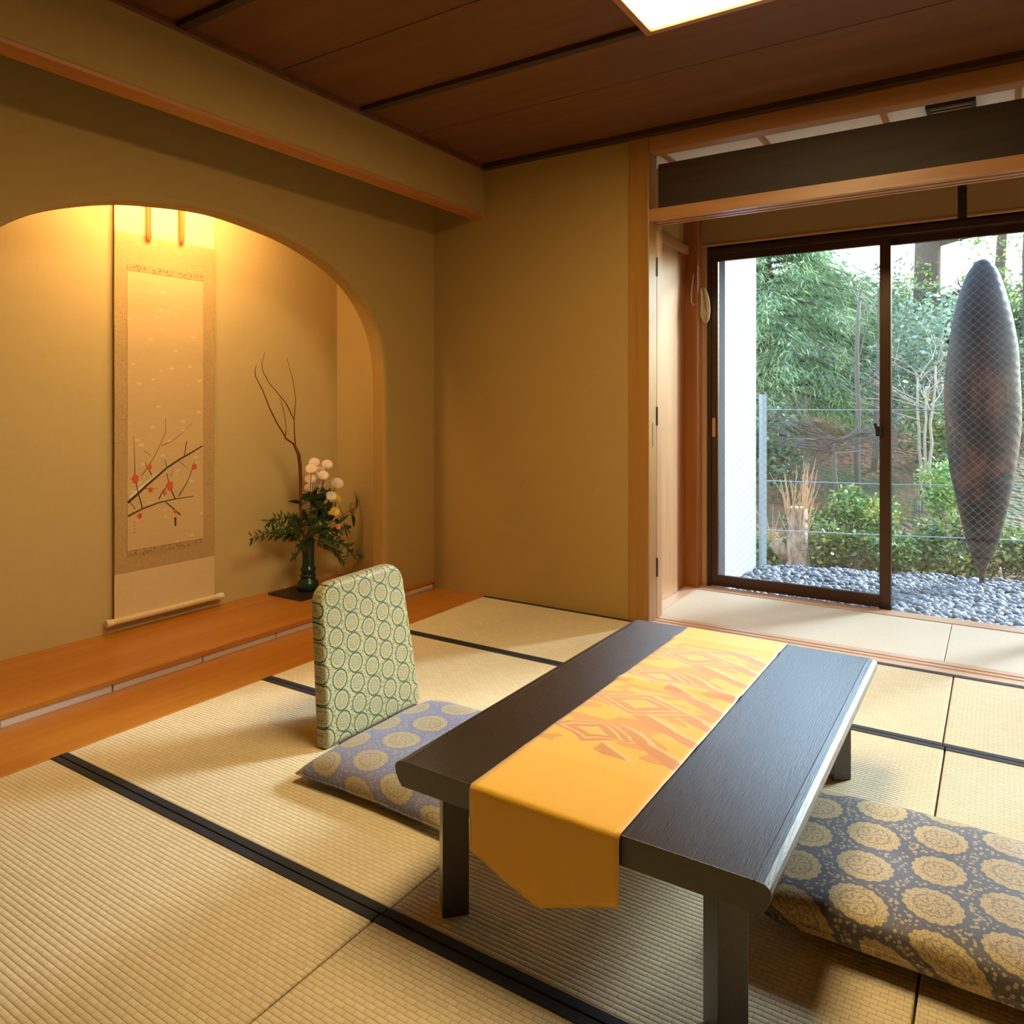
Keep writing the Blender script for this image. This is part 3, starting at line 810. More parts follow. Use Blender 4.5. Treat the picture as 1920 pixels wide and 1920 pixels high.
# ------------------------------------------------------------------ flower arrangement on the platform
PZ = .065
VX, VY = -3.69, 3.335
MB().box(-3.80, -3.50, 3.10, 3.41, PZ, PZ+.012).build('wooden_tray', M['dark_wood'], label='flat dark square board under the green vase', cat='tray', bevel=.003)
def vase_mat():
    t = NT('dark_green_bronze')
    f = t.noise(t.coord(), 22, 4)
    return t.bsdf(Base_Color=t.ramp(f, [(.3, srgb(22, 44, 38)), (.75, srgb(48, 74, 62))]), Roughness=.28, Metallic=.25)
M['vase'] = vase_mat()
VX, VY = -3.655, 3.295
vz = PZ+.012
vp = [(.058, 0), (.066, .006), (.068, .03), (.060, .055), (.046, .07), (.043, .078), (.050, .084), (.050, .092), (.043, .098), (.044, .115), (.050, .125), (.049, .134), (.040, .142), (.036, .18), (.036, .26), (.040, .30), (.043, .312), (.036, .312), (.032, .295), (.03, .2)]
MB().lathe(vp, (VX, VY, vz), 32).build('flower_vase', M['vase'], smooth=True, sharp=50, label='tall slim dark green bronze vase holding the flowers', cat='vase')
NZ = vz+.30
# stems stand side by side in the vase mouth and fan out above its rim; (y,z) lie in the plane of the vase
DY = VY-3.335+.02
def W(y, z, x=0.0): return (VX+x, y+DY, z)
M['bark'] = plain('brown_twig_bark', srgb(120, 72, 34), .8)
M['stem'] = plain('green_stem', srgb(62, 84, 36), .7)
M['petal'] = plain('pale_petal', srgb(250, 232, 214), .7)
M['petal_y'] = plain('yellow_petal', srgb(236, 200, 92), .7)
M['bud'] = plain('pink_bud', srgb(232, 150, 128), .6)
def leaf_mat(name, a, b, rough=.35):
    t = NT(name); f = t.noise(t.coord('Object'), 18, 3)
    return t.bsdf(Base_Color=t.ramp(f, [(.3, a), (.7, b)]), Roughness=rough)
M['leaf_dark'] = leaf_mat('camellia_leaf', srgb(24, 46, 26), srgb(46, 74, 40), .28)
M['leaf_mid'] = leaf_mat('nandina_leaf', srgb(46, 66, 30), srgb(78, 96, 46), .5)
_v = MB().lathe(vp, (VX, VY, vz), 32); reg('vase', _v.v, _v.f)
reg('niche', [(XN, .7, 0), (XN, 3.9, 0), (XN, 3.9, 2.6), (XN, .7, 2.6), (-3.3, 3.74, 0), (-3.9, 3.74, 0), (-3.9, 3.74, 2.6), (-3.3, 3.74, 2.6)], [(0, 1, 2, 3), (4, 5, 6, 7)])
SLOTS = [(0.0, 0.0)] + [(.0105*math.cos(math.pi*k/3), .0105*math.sin(math.pi*k/3)) for k in range(6)] + [(.0215*math.cos(math.pi*k/6+.26), .0215*math.sin(math.pi*k/6+.26)) for k in range(12)] + [(.0255*math.cos(math.pi*k/6), .0255*math.sin(math.pi*k/6)) for k in range(12)]
used = set()
ZB, ZR = vz+.235, vz+.312
def take_slot(dx, dy):
    """free place in the mouth on the side the stem leans to"""
    l = math.hypot(dx, dy)+1e-6; w = .024*min(1, l/.16)
    k = min((q for q in range(len(SLOTS)) if q not in used and all(math.hypot(SLOTS[q][0]-SLOTS[u][0], SLOTS[q][1]-SLOTS[u][1]) > .0068 for u in used)),
            key=lambda q: math.hypot(SLOTS[q][0]-dx/l*w, SLOTS[q][1]-dy/l*w), default=None)
    if k is None: k = min((q for q in range(len(SLOTS)) if q not in used), key=lambda q: math.hypot(SLOTS[q][0]-dx/l*w, SLOTS[q][1]-dy/l*w))
    used.add(k); return SLOTS[k]
def stem_path(slot, tops, wob, lift=.03):
    s0 = Vector((VX+slot[0], VY+slot[1], ZB)); s1 = Vector((VX+slot[0]*1.02, VY+slot[1]*1.02, ZR+.006))
    s2 = s1+Vector((slot[0]*.35, slot[1]*.35, lift))
    P = [s0, s1, s2]; A = s2; T0 = Vector(tops[0])
    for k in (1, 2):
        P.append(A.lerp(T0, k/3)+Vector((random.gauss(0, wob), random.gauss(0, wob), random.gauss(0, wob*.5))))
    return P + [Vector(t) for t in tops]
def grow(owner, make, tries=150):
    """first variant that clears everything already standing in the vase, else the one that touches least"""
    best = None
    for k in range(tries):
        pieces = make(k)
        n_ = sum(hits(owner, m.v, m.f) for m in pieces)
        if best is None or n_ < best[0]: best = (n_, pieces)
        if n_ == 0: break
    for m in best[1]: reg(owner, m.v, m.f)
    return best[1]

br = empty('bare_branch', (VX, VY, NZ), 'tall bare curving branch rising from the green vase', 'branch')
bs = (-.0215*math.cos(.26), -.0215*math.sin(.26)); SLOTS[13] = bs
used.add(min(range(len(SLOTS)), key=lambda q: math.hypot(SLOTS[q][0]-bs[0], SLOTS[q][1]-bs[1])))
T_ = [(3.298, .45), (3.296, .60), (3.288, .764), (3.276, .857), (3.247, .931), (3.201, .997)]
xs = [-.045, -.05, -.04, -.03, -.01, .0]
m = MB().tube([(VX+bs[0], VY+bs[1], ZB), (VX+bs[0]*1.05, VY+bs[1]*1.05, ZR+.01)]+[W(y, z, x) for (y, z), x in zip(T_, xs)], [.005, .0055, .007, .009, .0105, .0115, .011, .008], 8)
reg('branch', m.v, m.f); m.build('trunk', M['bark'], br, smooth=True)
for L, r0, r1, bx in (([(3.201, .997), (3.133, 1.036), (3.122, 1.054), (3.067, 1.122), (3.002, 1.223), (2.95, 1.327), (2.896, 1.407), (2.89, 1.441), (2.896, 1.471)], .0065, .0018, .05),
              ([(3.212, .99), (3.206, 1.078), (3.208, 1.15), (3.218, 1.231), (3.224, 1.276), (3.206, 1.394), (3.161, 1.527)], .0045, .0016, -.03),
              ([(3.208, 1.15), (3.144, 1.249), (3.078, 1.311), (3.013, 1.367), (2.96, 1.439), (2.95, 1.49), (2.969, 1.552)], .0038, .0016, .04),
              ([(3.133, 1.04), (3.144, 1.107), (3.127, 1.214), (3.1, 1.285)], .003, .0015, -.02)):
    n_ = len(L); o0 = -.03*.3 if L[0] == (3.208, 1.15) else 0
    m = MB().tube([W(y, z, o0+bx*.6*(k/(n_-1))) for k, (y, z) in enumerate(L)], [r0+(r1-r0)*k/(n_-1) for k in range(n_)], 6)
    reg('branch', m.v, m.f); m.build('twig', M['bark'], br, smooth=True)

def leaf_mesh(name, L, Wd, mat, fold=.25, curl=.2):
    m = MB(); n_ = 8; vs_ = []; fs = []
    for i in range(n_+1):
        s = i/n_; w = Wd*math.sin(math.pi*min(1, s**.75))**.9*.5
        z = -curl*L*s*s
        vs_ += [(L*s, -w, z+fold*w), (L*s, 0, z), (L*s, w, z+fold*w)]
    for i in range(n_):
        a = 3*i; fs += [(a, a+3, a+4, a+1), (a+1, a+4, a+5, a+2)]
    m.add(vs_, fs)
    o = m.build(name, mat, smooth=True); me = o.data; bpy.data.objects.remove(o); return me
LEAF = leaf_mesh('leaf', .10, .042, M['leaf_dark'])
def aim(d, roll=0.0):
    q = Vector(d).to_track_quat('X', 'Z'); return (q @ Matrix.Rotation(roll, 4, 'X').to_quaternion()).to_euler()
def flower_head(c, r, up, petals=17):
    m = MB(); up = Vector(up).normalized(); a = up.orthogonal().normalized(); b = up.cross(a)
    for ring, (rl, lift, off) in enumerate(((1.0, .5, 0), (.85, .95, .5), (.6, 1.4, .2), (.3, 2.2, .4))):
        for k in range(petals-ring*3):
            t = 2*math.pi*(k+off)/(petals-ring*3)
            d = a*math.cos(t)+b*math.sin(t); sd = up.cross(d)
            p0 = Vector(c)+d*r*.04; L_ = r*rl; w = r*.17
            p1 = p0+d*L_*.55+up*L_*lift*.45; p2 = p0+d*L_*.95+up*L_*lift*.55
            m.add([p0-sd*w*.4, p0+sd*w*.4, p1+sd*w, p2+sd*w*.55, p2-sd*w*.55, p1-sd*w], [(0, 1, 2, 5), (5, 2, 3, 4)])
    return m
# camellia stems first, then the flowers, then the nandina stems; leaves go in last where there is room
groups = [('camellia spray of large dark leaves leaning toward the scroll', (3.25, .60), -.01), ('camellia spray of dark leaves reaching toward the niche side wall', (3.70, .56), .05), ('camellia spray of dense dark leaves in the middle of the bouquet', (3.40, .60), -.03)]
CAM = []
for gi, (lab, tip, xo) in enumerate(groups):
    e = empty('camellia_spray', (VX, VY, NZ), lab, 'foliage', 'camellia sprays in the vase')
    tp = Vector(W(tip[0], tip[1], xo)); sl = take_slot(xo, tp.y-VY)
    paths = {}
    def mk(k):
        P = stem_path(sl, [tp], .004+.0004*k); paths[0] = P
        return [MB().tube(P, [.0028, .0028, .003, .003, .0026, .002], 6)]
    m, = grow('camellia%d' % gi, mk); m.build('stem', M['bark'], e, smooth=True)
    CAM.append((e, 'camellia%d' % gi, paths[0]))
FN = [0]
def stem_flower(name, y, z, x, r, mat, label, cat, group):
    e = empty(name, (VX, VY, NZ), label, cat, group); FN[0] += 1; own = 'flower%d' % FN[0]
    sl = take_slot(x, y+DY-VY)
    def mk(k):
        jx = x+random.gauss(0, .0012*k) if k else x
        top = Vector(W(y+random.gauss(0, .00025*k), z+random.gauss(0, .0002*k), max(-.11, min(.15, jx))))
        P = stem_path(sl, [top], .004+.0004*k); d = (top-P[-2]).normalized()
        st_ = MB().tube(P, [.0026, .0026, .0026, .0024, .0022, .002], 6)
        cx_ = MB().tube([top-d*.016, top-d*.008, top-d*.003], [.002, .006*r/.03, .005*r/.03], 8)
        return [st_, cx_, flower_head(top+Vector((.006, -.005, .001)), r, d*.6+Vector((.74, -.66, .25)))]
    st_, cx_, hd = grow(own, mk, 260)
    st_.build('stem', M['stem'], e, smooth=True); cx_.build('calyx', M['stem'], e, smooth=True); hd.build('flower_head', mat, e, smooth=True)
    return e
for k, (y, z) in enumerate([(3.294, .837), (3.365, .869), (3.426, .855), (3.433, .808), (3.383, .789), (3.329, .761), (3.414, .725), (3.521, .725), (3.439, .653), (3.40, .70)]):
    stem_flower('chrysanthemum', y, z, (.05, .0, .05, -.02, .06, .02, .02, .04, .07, -.05)[k], .036 if k != 7 else .042, M['petal'], 'white chrysanthemum standing among the stems in the green vase', 'flower', 'white chrysanthemums in the vase')
for k, (y, z) in enumerate([(3.514, .626), (3.451, .553), (3.489, .51)]):
    stem_flower('chrysanthemum', y, z, (.06, .09, .05)[k], .034, M['petal_y'], 'yellow chrysanthemum low in the vase bouquet', 'flower', 'yellow chrysanthemums in the vase')
stem_flower('camellia_bud', 3.433, .457, .08, .02, M['bud'], 'single small pink bud low in the vase bouquet', 'flower', None)
NA = [([(3.178, .495), (3.056, .494), (2.858, .471)], 'long thin-leaved nandina spray stretching toward the scroll', .05),
      ([(3.224, .534), (3.155, .543), (3.056, .538)], 'short nandina spray above the long one toward the scroll', -.03),
      ([(3.224, .374), (3.122, .325)], 'drooping nandina spray beside the vase neck toward the scroll', .09),
      ([(3.54, .342), (3.70, .225)], 'drooping nandina spray beside the vase neck toward the niche side wall', .06),
      ([(3.566, .415), (3.69, .413)], 'level nandina spray reaching toward the niche side wall', -.05),
      ([(3.466, .314), (3.489, .245)], 'steep hanging nandina spray close beside the vase', .12),
      ([(3.189, .435), (3.1, .453)], 'level nandina spray low toward the scroll', -.08)]
NAND = []
for gi, (L, lab, xo) in enumerate(NA):
    e = empty('nandina_spray', (VX, VY, NZ), lab, 'foliage', 'nandina sprays in the vase')
    T = [Vector(W(y, z, xo*(.6+.4*k/(len(L)-1)))) for k, (y, z) in enumerate(L)]
    sl = take_slot(xo*.6, T[0].y-VY); keep = {}
    def mk(k):
        J = [t+Vector((random.gauss(0, .0006*k), random.gauss(0, .0003*k), random.gauss(0, .0003*k))) for t in T]
        P = stem_path(sl, J, .003+.0004*k, .022); keep[0] = P
        return [MB().tube(P, [.0022]+[.002]*(len(P)-2)+[.001], 5)]
    m, = grow('nandina%d' % gi, mk, 260); m.build('stem', M['stem'], e, smooth=True)
    NAND.append((e, 'nandina%d' % gi, keep[0]))
# big camellia leaves, each a part on its own stalk
CL = [(0, 3.212, .635, 3.161, .659), (0, 3.305, .689, 3.288, .737), (1, 3.698, .553, 3.759, .664), (1, 3.739, .568, 3.78, .493), (1, 3.658, .499, 3.684, .427), (2, 3.527, .448, 3.489, .425), (0, 3.317, .541, 3.27, .519), (1, 3.566, .596, 3.54, .542), (2, 3.365, .628, 3.414, .641),
      (0, 3.34, .60, 3.30, .66), (2, 3.36, .56, 3.33, .49), (2, 3.42, .58, 3.47, .52), (0, 3.33, .47, 3.28, .43), (2, 3.40, .50, 3.44, .45), (1, 3.50, .55, 3.56, .60), (2, 3.38, .66, 3.36, .72), (0, 3.31, .56, 3.25, .58), (2, 3.45, .47, 3.52, .44)]
for k in range(34):
    yy, zz = 3.375+random.gauss(0, .055), random.uniform(.43, .70); aa = random.uniform(0, 6.28)
    CL.append((2 if k % 4 else 0, yy, zz, yy+.08*math.cos(aa), zz+.08*math.sin(aa)))
stalks = [MB(), MB(), MB()]
LV = [v.co.copy() for v in LEAF.vertices]; LF = [tuple(f.vertices) for f in LEAF.polygons]
for i, (gi, y0, z0, y1, z1) in enumerate(CL):
    e, own, P = CAM[gi]; got = None
    for k in range(220):
        j = .0006*k
        c = Vector(W((y0+y1)/2+random.gauss(0, j*.5), (z0+z1)/2+random.gauss(0, j*.4), .02+.05*math.sin(i*1.7)+random.gauss(0, j*1.5)))
        d = Vector((random.gauss(0, .02+j), y1-y0+random.gauss(0, j*.5), z1-z0+random.gauss(0, j*.5))).normalized()
        ln = max(.085, 1.2*math.hypot(y1-y0, z1-z0))*(1 if k < 90 else .8)
        p = c-d*ln*.5
        near = min([q.lerp(r_, t) for q, r_ in zip(P[2:-1], P[3:]) for t in (.0, .25, .5, .75, 1.0)], key=lambda q: (q-p).length)
        eu = aim(d, random.uniform(-.7, .7)+1.0)
        X4 = Matrix.LocRotScale(p, eu, Vector((ln/.10,)*3))
        sk = MB().tube([near, near.lerp(p, .5)+Vector((0, 0, .004)), p+d*.004], [.0016, .0014, .0012], 5)
        lm = MB().add([X4 @ v for v in LV], LF)
        if not hits(own, lm.v, lm.f) and not hits(own, sk.v, sk.f):
            got = (p, eu, ln); break
    if got is None: continue
    reg(own, lm.v, lm.f); reg(own, sk.v, sk.f); stalks[gi].add(sk.v, sk.f)
    place('leaf', LEAF, e, got[0], got[1], (got[2]/.10,)*3)
for gi in range(3): stalks[gi].build('leaf_stalks', M['stem'], CAM[gi][0], smooth=True, kind='stuff')
# nandina leaflets
for e, own, P in NAND:
    m = MB(); seq = []
    for i in range(3, len(P)-1):
        for k in range(5): seq.append((P[i].lerp(P[i+1], k/5), (P[i+1]-P[i]).normalized()))
    seq.append((P[-1], (P[-1]-P[-2]).normalized()))
    for i, (p, d) in enumerate(seq):
        for s in (-1, 1, .3):
            for rep in range(1 if i % 2 else 2):
                for k in range(25):
                    ln = random.uniform(.035, .06)
                    dd = (d*.6+Vector((random.uniform(-.5, .7), random.uniform(-.3, .3)+.2*s, s*random.uniform(.5, 1)-.15))).normalized()
                    q = p+dd*.012*rep
                    sd = dd.cross(Vector((1, .2, .3))).normalized()*ln*.17
                    t_ = MB().add([q, q+dd*ln*.45+sd, q+dd*ln, q+dd*ln*.45-sd], [(0, 1, 2, 3)]).tube([p, q+dd*.004], .0008, 3, False)
                    if not hits(own, t_.v, t_.f):
                        m.add(t_.v, t_.f); break
    reg(own, m.v, m.f)
    m.build('leaflets', M['leaf_mid'], e, kind='stuff')
OBST.clear()
# ------------------------------------------------------------------ outside: white wing wall, fence, gravel, bank
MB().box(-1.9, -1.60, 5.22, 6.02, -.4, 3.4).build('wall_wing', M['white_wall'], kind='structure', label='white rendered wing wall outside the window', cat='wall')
MB().tube([(-1.568, 6.10, -.15), (-1.568, 6.10, 1.32)], .03, 4).build('fence_post', M['galv'], label='square gray fence post standing at the white wing wall', cat='post')
for z, nm in ((1.20, 'topmost'), (.635, 'middle'), (.245, 'lowest')):
    MB().tube([(-1.56, 6.12, z), (-.7, 6.40, z-.004), (.155, 6.67, z), (3.0, 7.45, z)], .0042, 5).build('fence_wire', M['galv'], label=nm+' thin pale fence wire stretched across the garden', cat='wire', group='fence wires')
for x, y in ((1.4, 7.011), (3.0, 7.45)):
    MB().tube([(x, y, -.15), (x, y, 1.32)], .03, 4).build('fence_post', M['galv'], label='gray fence post carrying the wires along the gravel', cat='post', group='fence posts along the gravel')

def ground_mat():
    t = NT('leaf_litter'); co = t.coord()
    v = t.n('ShaderNodeTexVoronoi', {'Vector': co, 'Scale': 16.0})
    big = t.noise(co, 1.1, 4)
    c = t.ramp(v.outputs[1], [(.0, srgb(120, 84, 62)), (.5, srgb(150, 106, 78)), (1.0, srgb(96, 72, 56))])
    c = t.mix(t.ramp(big, [(.45, 0), (.6, .8)]), c, srgb(84, 92, 56))
    return t.bsdf(Base_Color=c, Roughness=.95, Normal=t.bump(v.outputs[0], .8, .03))
M['litter'] = ground_mat()
def gz(x, y):
    e = y-(6.58+.265*x)          # distance beyond the gravel edge
    if e < 0: return -.12
    s = min(1, e/5.5)
    return -.12-.14*min(1, e/.5)+1.25*(s*s*(3-2*s))+.12*mnoise.noise(Vector((x*.5, y*.5, 0)))*s+max(0, e-5.5)*.03
m = MB(); nx, ny = 60, 70; vs_ = []
for j in range(ny+1):
    for i in range(nx+1):
        y = 5.2+(45-5.2)*(j/ny)**2.2; x = -16+34*i/nx
        vs_.append((x, y, gz(x, y)))
m.add(vs_, [(j*(nx+1)+i, j*(nx+1)+i+1, (j+1)*(nx+1)+i+1, (j+1)*(nx+1)+i) for j in range(ny) for i in range(nx)])
m.build('ground', M['litter'], smooth=True, kind='structure', label='leaf-strewn bank rising behind the fence', cat='ground')

def pebble_mat():
    t = NT('blue_gray_pebble')
    rnd = t.n('ShaderNodeObjectInfo').outputs['Random']
    isl = t.n('ShaderNodeNewGeometry').outputs['Random Per Island']
    f = t.math('FRACT', t.math('ADD', rnd, isl))
    n_ = t.noise(t.coord(), 40, 3)
    c = t.ramp(f, [(0, srgb(70, 73, 80)), (.5, srgb(98, 102, 110)), (1, srgb(134, 137, 144))])
    c = t.mix(t.math('MULTIPLY', n_, .3), c, srgb(66, 68, 74))
    return t.bsdf(Base_Color=c, Roughness=.7)
M['pebble'] = pebble_mat()
gv = MB().add([(-1.62, 5.18, -.06), (4.0, 5.18, -.06), (4.0, 7.64, -.06), (-1.62, 6.15, -.06), (-1.62, 5.18, -.2), (4.0, 5.18, -.2), (4.0, 7.64, -.2), (-1.62, 6.15, -.2)],
              [(0, 1, 2, 3), (4, 7, 6, 5), (0, 4, 5, 1), (1, 5, 6, 2), (2, 6, 7, 3), (3, 7, 4, 0)]).build('gravel_bed', M['pebble'], label='bed of loose blue-gray pebbles outside the window', cat='gravel', kind='structure')
import bmesh
PB = []
for k in range(4):
    bm = bmesh.new(); bmesh.ops.create_icosphere(bm, subdivisions=1 if k else 1, radius=1)
    for v in bm.verts:
        v.co *= 1+.22*mnoise.noise(v.co*1.3+Vector((k*7, 0, 0)))
    me = bpy.data.meshes.new('pebble'); bm.to_mesh(me); bm.free(); me.materials.append(M['pebble'])
    me.polygons.foreach_set('use_smooth', [True]*len(me.polygons)); PB.append(me)
peb = []
y = 5.20
while y < 7.5:
    x = -1.59+random.uniform(0, .03)
    while x < 3.2:
        if y < 6.56+.262*x-.02: peb.append((x+random.uniform(-.012, .012), y+random.uniform(-.012, .012)))
        x += random.uniform(.032, .052)
    y += .031
ca, sa = math.cos(.573), math.sin(.573)
def inview(x, y):
    d = -sa*x+ca*y; r = ca*x+sa*y
    return abs(r/d) < .69
order = sorted(range(len(peb)), key=lambda i: (not inview(*peb[i]), -sa*peb[i][0]+ca*peb[i][1]))
stuff = MB()
for rank, i in enumerate(order):
    x, y = peb[i]
    s = random.uniform(.021, .034); rot = (random.uniform(-.4, .4), random.uniform(-.4, .4), random.uniform(0, 6.28)); scl = (s*random.uniform(1, 1.35), s, s*random.uniform(.5, .75))
    z = -.045+random.uniform(-.008, .012)+.01*mnoise.noise(Vector((x*4, y*4, 1)))
    me = PB[i % 4]
    if rank < 300:
        place('pebble', me, gv, (x, y, z), rot, scl)
    else:
        if not inview(x, y) and rank % 2: continue
        Mx = Matrix.LocRotScale(Vector((x, y, z)), Vector(rot).to_tuple() and __import__('mathutils').Euler(rot), Vector(scl))
        stuff.add([Mx @ v.co for v in me.vertices], [tuple(p.vertices) for p in me.polygons])
stuff.build('pebbles', M['pebble'], gv, smooth=True, kind='stuff')

# spindle sculpture
def spindle_mat():
    t = NT('dark_ribbed_bronze'); co = t.coord()
    sep = t.n('ShaderNodeSeparateXYZ', {0: co})
    h = t.math('DIVIDE', sep.outputs[2], 2.2)
    b = t.noise(t.mapping(co, (3, 3, 1.2)), 2.0, 5, .7)
    w = t.n('ShaderNodeTexWave', {'Vector': t.mapping(co, (1, 1, 1), rot=(.5, .3, 0)), 'Scale': 5.0, 'Distortion': 6.0, 'Detail': 4.0}, bands_direction='Z').outputs[1]
    c = t.ramp(b, [(.36, srgb(28, 21, 20)), (.5, srgb(58, 38, 32)), (.66, srgb(108, 64, 48))])
    c = t.mix(t.ramp(t.math('ADD', h, t.math('MULTIPLY', t.math('SUBTRACT', b, .5), .5)), [(.66, 0), (.88, .85)]), c, srgb(46, 44, 46))
    return t.bsdf(Base_Color=c, Roughness=.62, Normal=t.bump(t.math('ADD', t.math('MULTIPLY', w, .25), b), .4, .015))
M['spindle'] = spindle_mat()
sp = empty('spindle_sculpture', (-.095, 6.3, -.06), 'tall dark spindle sculpture poised on its point in the gravel', 'sculpture')
SPR = [(.018, .045), (.036, .10), (.081, .206), (.128, .393), (.176, .62), (.218, .926), (.236, 1.235), (.2265, 1.468), (.2015, 1.698), (.160, 1.964), (.108, 2.15), (.062, 2.235), (.032, 2.264), (.004, 2.272)]
sm2 = []
P4 = [Vector(p) for p in SPR]
for i in range(len(P4)-1):
    p0, p1, p2, p3 = P4[max(i-1, 0)], P4[i], P4[i+1], P4[min(i+2, len(P4)-1)]
    for k in range(5):
        s = k/5; q = .5*((2*p1)+(p2-p0)*s+(2*p0-5*p1+4*p2-p3)*s*s+(3*p1-p0-3*p2+p3)*s**3); sm2.append((max(.003, q.x), q.y))
sm2.append(SPR[-1])
m = MB(); m.lathe([(r, z) for r, z in sm2], (-.095, 6.3, 0), 40)
m.v = [(x+.012*mnoise.noise(Vector((x*4, y*4, z*3))), y+.012*mnoise.noise(Vector((x*4, y*4, z*3+9))), z) for x, y, z in m.v]
m.build('body', M['spindle'], sp, smooth=True)
reg('sculpture', m.v, m.f)
MB().tube([(-.095, 6.3, -.08), (-.095, 6.3, .13)], .02, 10).build('support_rod', M['spindle'], sp, smooth=True, sharp=40)
MB().lathe([(.09, -.075), (.09, -.05), (.02, -.045)], (-.095, 6.3, 0), 20).build('foot_plate', M['black'], sp, smooth=True, sharp=40)

# ------------------------------------------------------------------ plants outside
for z in (1.20, .635, .245):
    _m = MB().tube([(-1.56, 6.12, z), (-.7, 6.40, z-.004), (.155, 6.67, z), (3.0, 7.45, z)], .0042, 5); reg('wire', _m.v, _m.f)
_m = MB().box(-1.9, -1.60, 5.22, 6.02, -.4, 3.4).tube([(-1.568, 6.10, -.15), (-1.568, 6.10, 1.32)], .03, 4).tube([(1.4, 7.011, -.15), (1.4, 7.011, 1.32)], .03, 4).box(-1.62, 4.0, 5.18, 6.15, -.2, -.06)
reg('fence', _m.v, _m.f)
def foliage_mat(name, a, b, c_, trans=.25):
    t = NT(name); co = t.coord('Object')
    isl = t.n('ShaderNodeNewGeometry').outputs['Random Per Island']
    f = t.noise(co, 1.6, 3)
    k = t.math('ADD', t.math('MULTIPLY', f, .55), t.math('MULTIPLY', isl, .45))
    col = t.ramp(k, [(.25, a), (.5, b), (.78, c_)])
    d = t.n('ShaderNodeBsdfDiffuse', {'Color': col}); tr = t.n('ShaderNodeBsdfTranslucent', {'Color': col}); g = t.n('ShaderNodeBsdfGlossy', {'Color': (.8, .9, .9, 1), 'Roughness': .45})
    m1 = t.n('ShaderNodeMixShader', {0: trans, 1: d.outputs[0], 2: tr.outputs[0]}); m2 = t.n('ShaderNodeMixShader', {0: .06, 1: m1.outputs[0], 2: g.outputs[0]})
    t.t.links.new(m2.outputs[0], t.out.inputs[0]); return t.m
M['f_conifer'] = foliage_mat('conifer_needles', srgb(76, 102, 76), srgb(120, 148, 100), srgb(190, 204, 138))
M['f_far'] = foliage_mat('far_leaves', srgb(74, 94, 72), srgb(110, 128, 92), srgb(164, 170, 122))
M['f_grey'] = foliage_mat('gray_green_leaves', srgb(84, 112, 92), srgb(134, 158, 132), srgb(190, 202, 178))
M['f_shrub'] = foliage_mat('shrub_leaves', srgb(64, 86, 48), srgb(112, 128, 66), srgb(186, 172, 84))
M['f_light'] = foliage_mat('light_leaves', srgb(76, 112, 58), srgb(134, 162, 82), srgb(200, 200, 120))
M['bark_grey'] = plain('gray_bark', srgb(122, 110, 102), .9)
M['bark_pale'] = plain('pale_bark', srgb(186, 172, 158), .9)
M['bark_dark'] = plain('dark_bark', srgb(92, 78, 70), .9)
M['twig_tan'] = plain('tan_twig', srgb(206, 166, 128), .85)
M['cut_wood'] = plain('fresh_cut_wood', srgb(240, 218, 182), .8)

def leaves(P, size, mat, name, parent, droop=.3, thin=.4, per=1, dirs=None):
    """P (n,3) positions -> one mesh of folded leaf quads"""
    P = np.repeat(np.asarray(P, float), per, 0); n_ = len(P)
    if per > 1: P = P+rng.normal(0, size*.6, P.shape)
    d = rng.normal(size=(n_, 3)); d[:, 2] = d[:, 2]*.5-droop
    if dirs is not None: d = np.repeat(dirs, per, 0)*1.2+d*.55
    d /= np.linalg.norm(d, axis=1)[:, None]
    a = np.cross(d, rng.normal(size=(n_, 3))); a /= np.linalg.norm(a, axis=1)[:, None]
    s = size*rng.uniform(.6, 1.35, (n_, 1))
    v = np.stack([P, P+d*s*.5+a*s*thin*.5, P+d*s, P+d*s*.5-a*s*thin*.5], 1).reshape(-1, 3)
    own = parent.name; lo, hi = v.min(0), v.max(0)
    near_ = [b for ow, b, l, h in OBST if ow != own and not ((l > hi).any() or (h < lo).any())]
    quads = [(k, k+1, k+2, k+3) for k in range(0, 4*n_, 4)]
    if near_:
        t_ = BVHTree.FromPolygons(v.tolist(), quads); bad = np.zeros(n_, bool)
        for b in near_:
            for q in t_.overlap(b): bad[q[0]] = True
        v = v.reshape(-1, 4, 3)[~bad].reshape(-1, 3); n_ = len(v)//4; quads = quads[:n_]
    reg(own, v.tolist(), quads)
    o_ = np.array(origin_of(parent)) if parent else 0
    me = bpy.data.meshes.new(name)
    me.vertices.add(4*n_); me.vertices.foreach_set('co', (v-o_).astype(np.float32).ravel())
    me.loops.add(4*n_); me.loops.foreach_set('vertex_index', np.arange(4*n_, dtype=np.int32))
    me.polygons.add(n_); me.polygons.foreach_set('loop_start', np.arange(0, 4*n_, 4, dtype=np.int32))
    me.update(calc_edges=True); me.validate(); me.materials.append(mat)
    o = bpy.data.objects.new(name, me); COL.objects.link(o)
    if parent: o.parent = parent
    o['kind'] = 'stuff'
    return o
def blob(c, r, n_):
    u = rng.normal(size=(n_, 3)); u /= np.linalg.norm(u, axis=1)[:, None]
    return np.array(c)+u*np.array(r)*(rng.uniform(.25, 1, (n_, 1))**.45)
def at(u, d):
    """ground point seen at image column u at depth d"""
    r = (u-960)/1412.9*d
    return ca*r-sa*d, sa*r+ca*d
def limb(p, q, r0, r1, wob=.06, n_=6):
    p, q = Vector(p), Vector(q); L = (q-p).length
    return [p.lerp(q, k/n_)+Vector((random.gauss(0, wob*L*.4), random.gauss(0, wob*L*.4), 0))*(0 if k in (0,) else 1) for k in range(n_+1)], [r0+(r1-r0)*k/n_ for k in range(n_+1)]
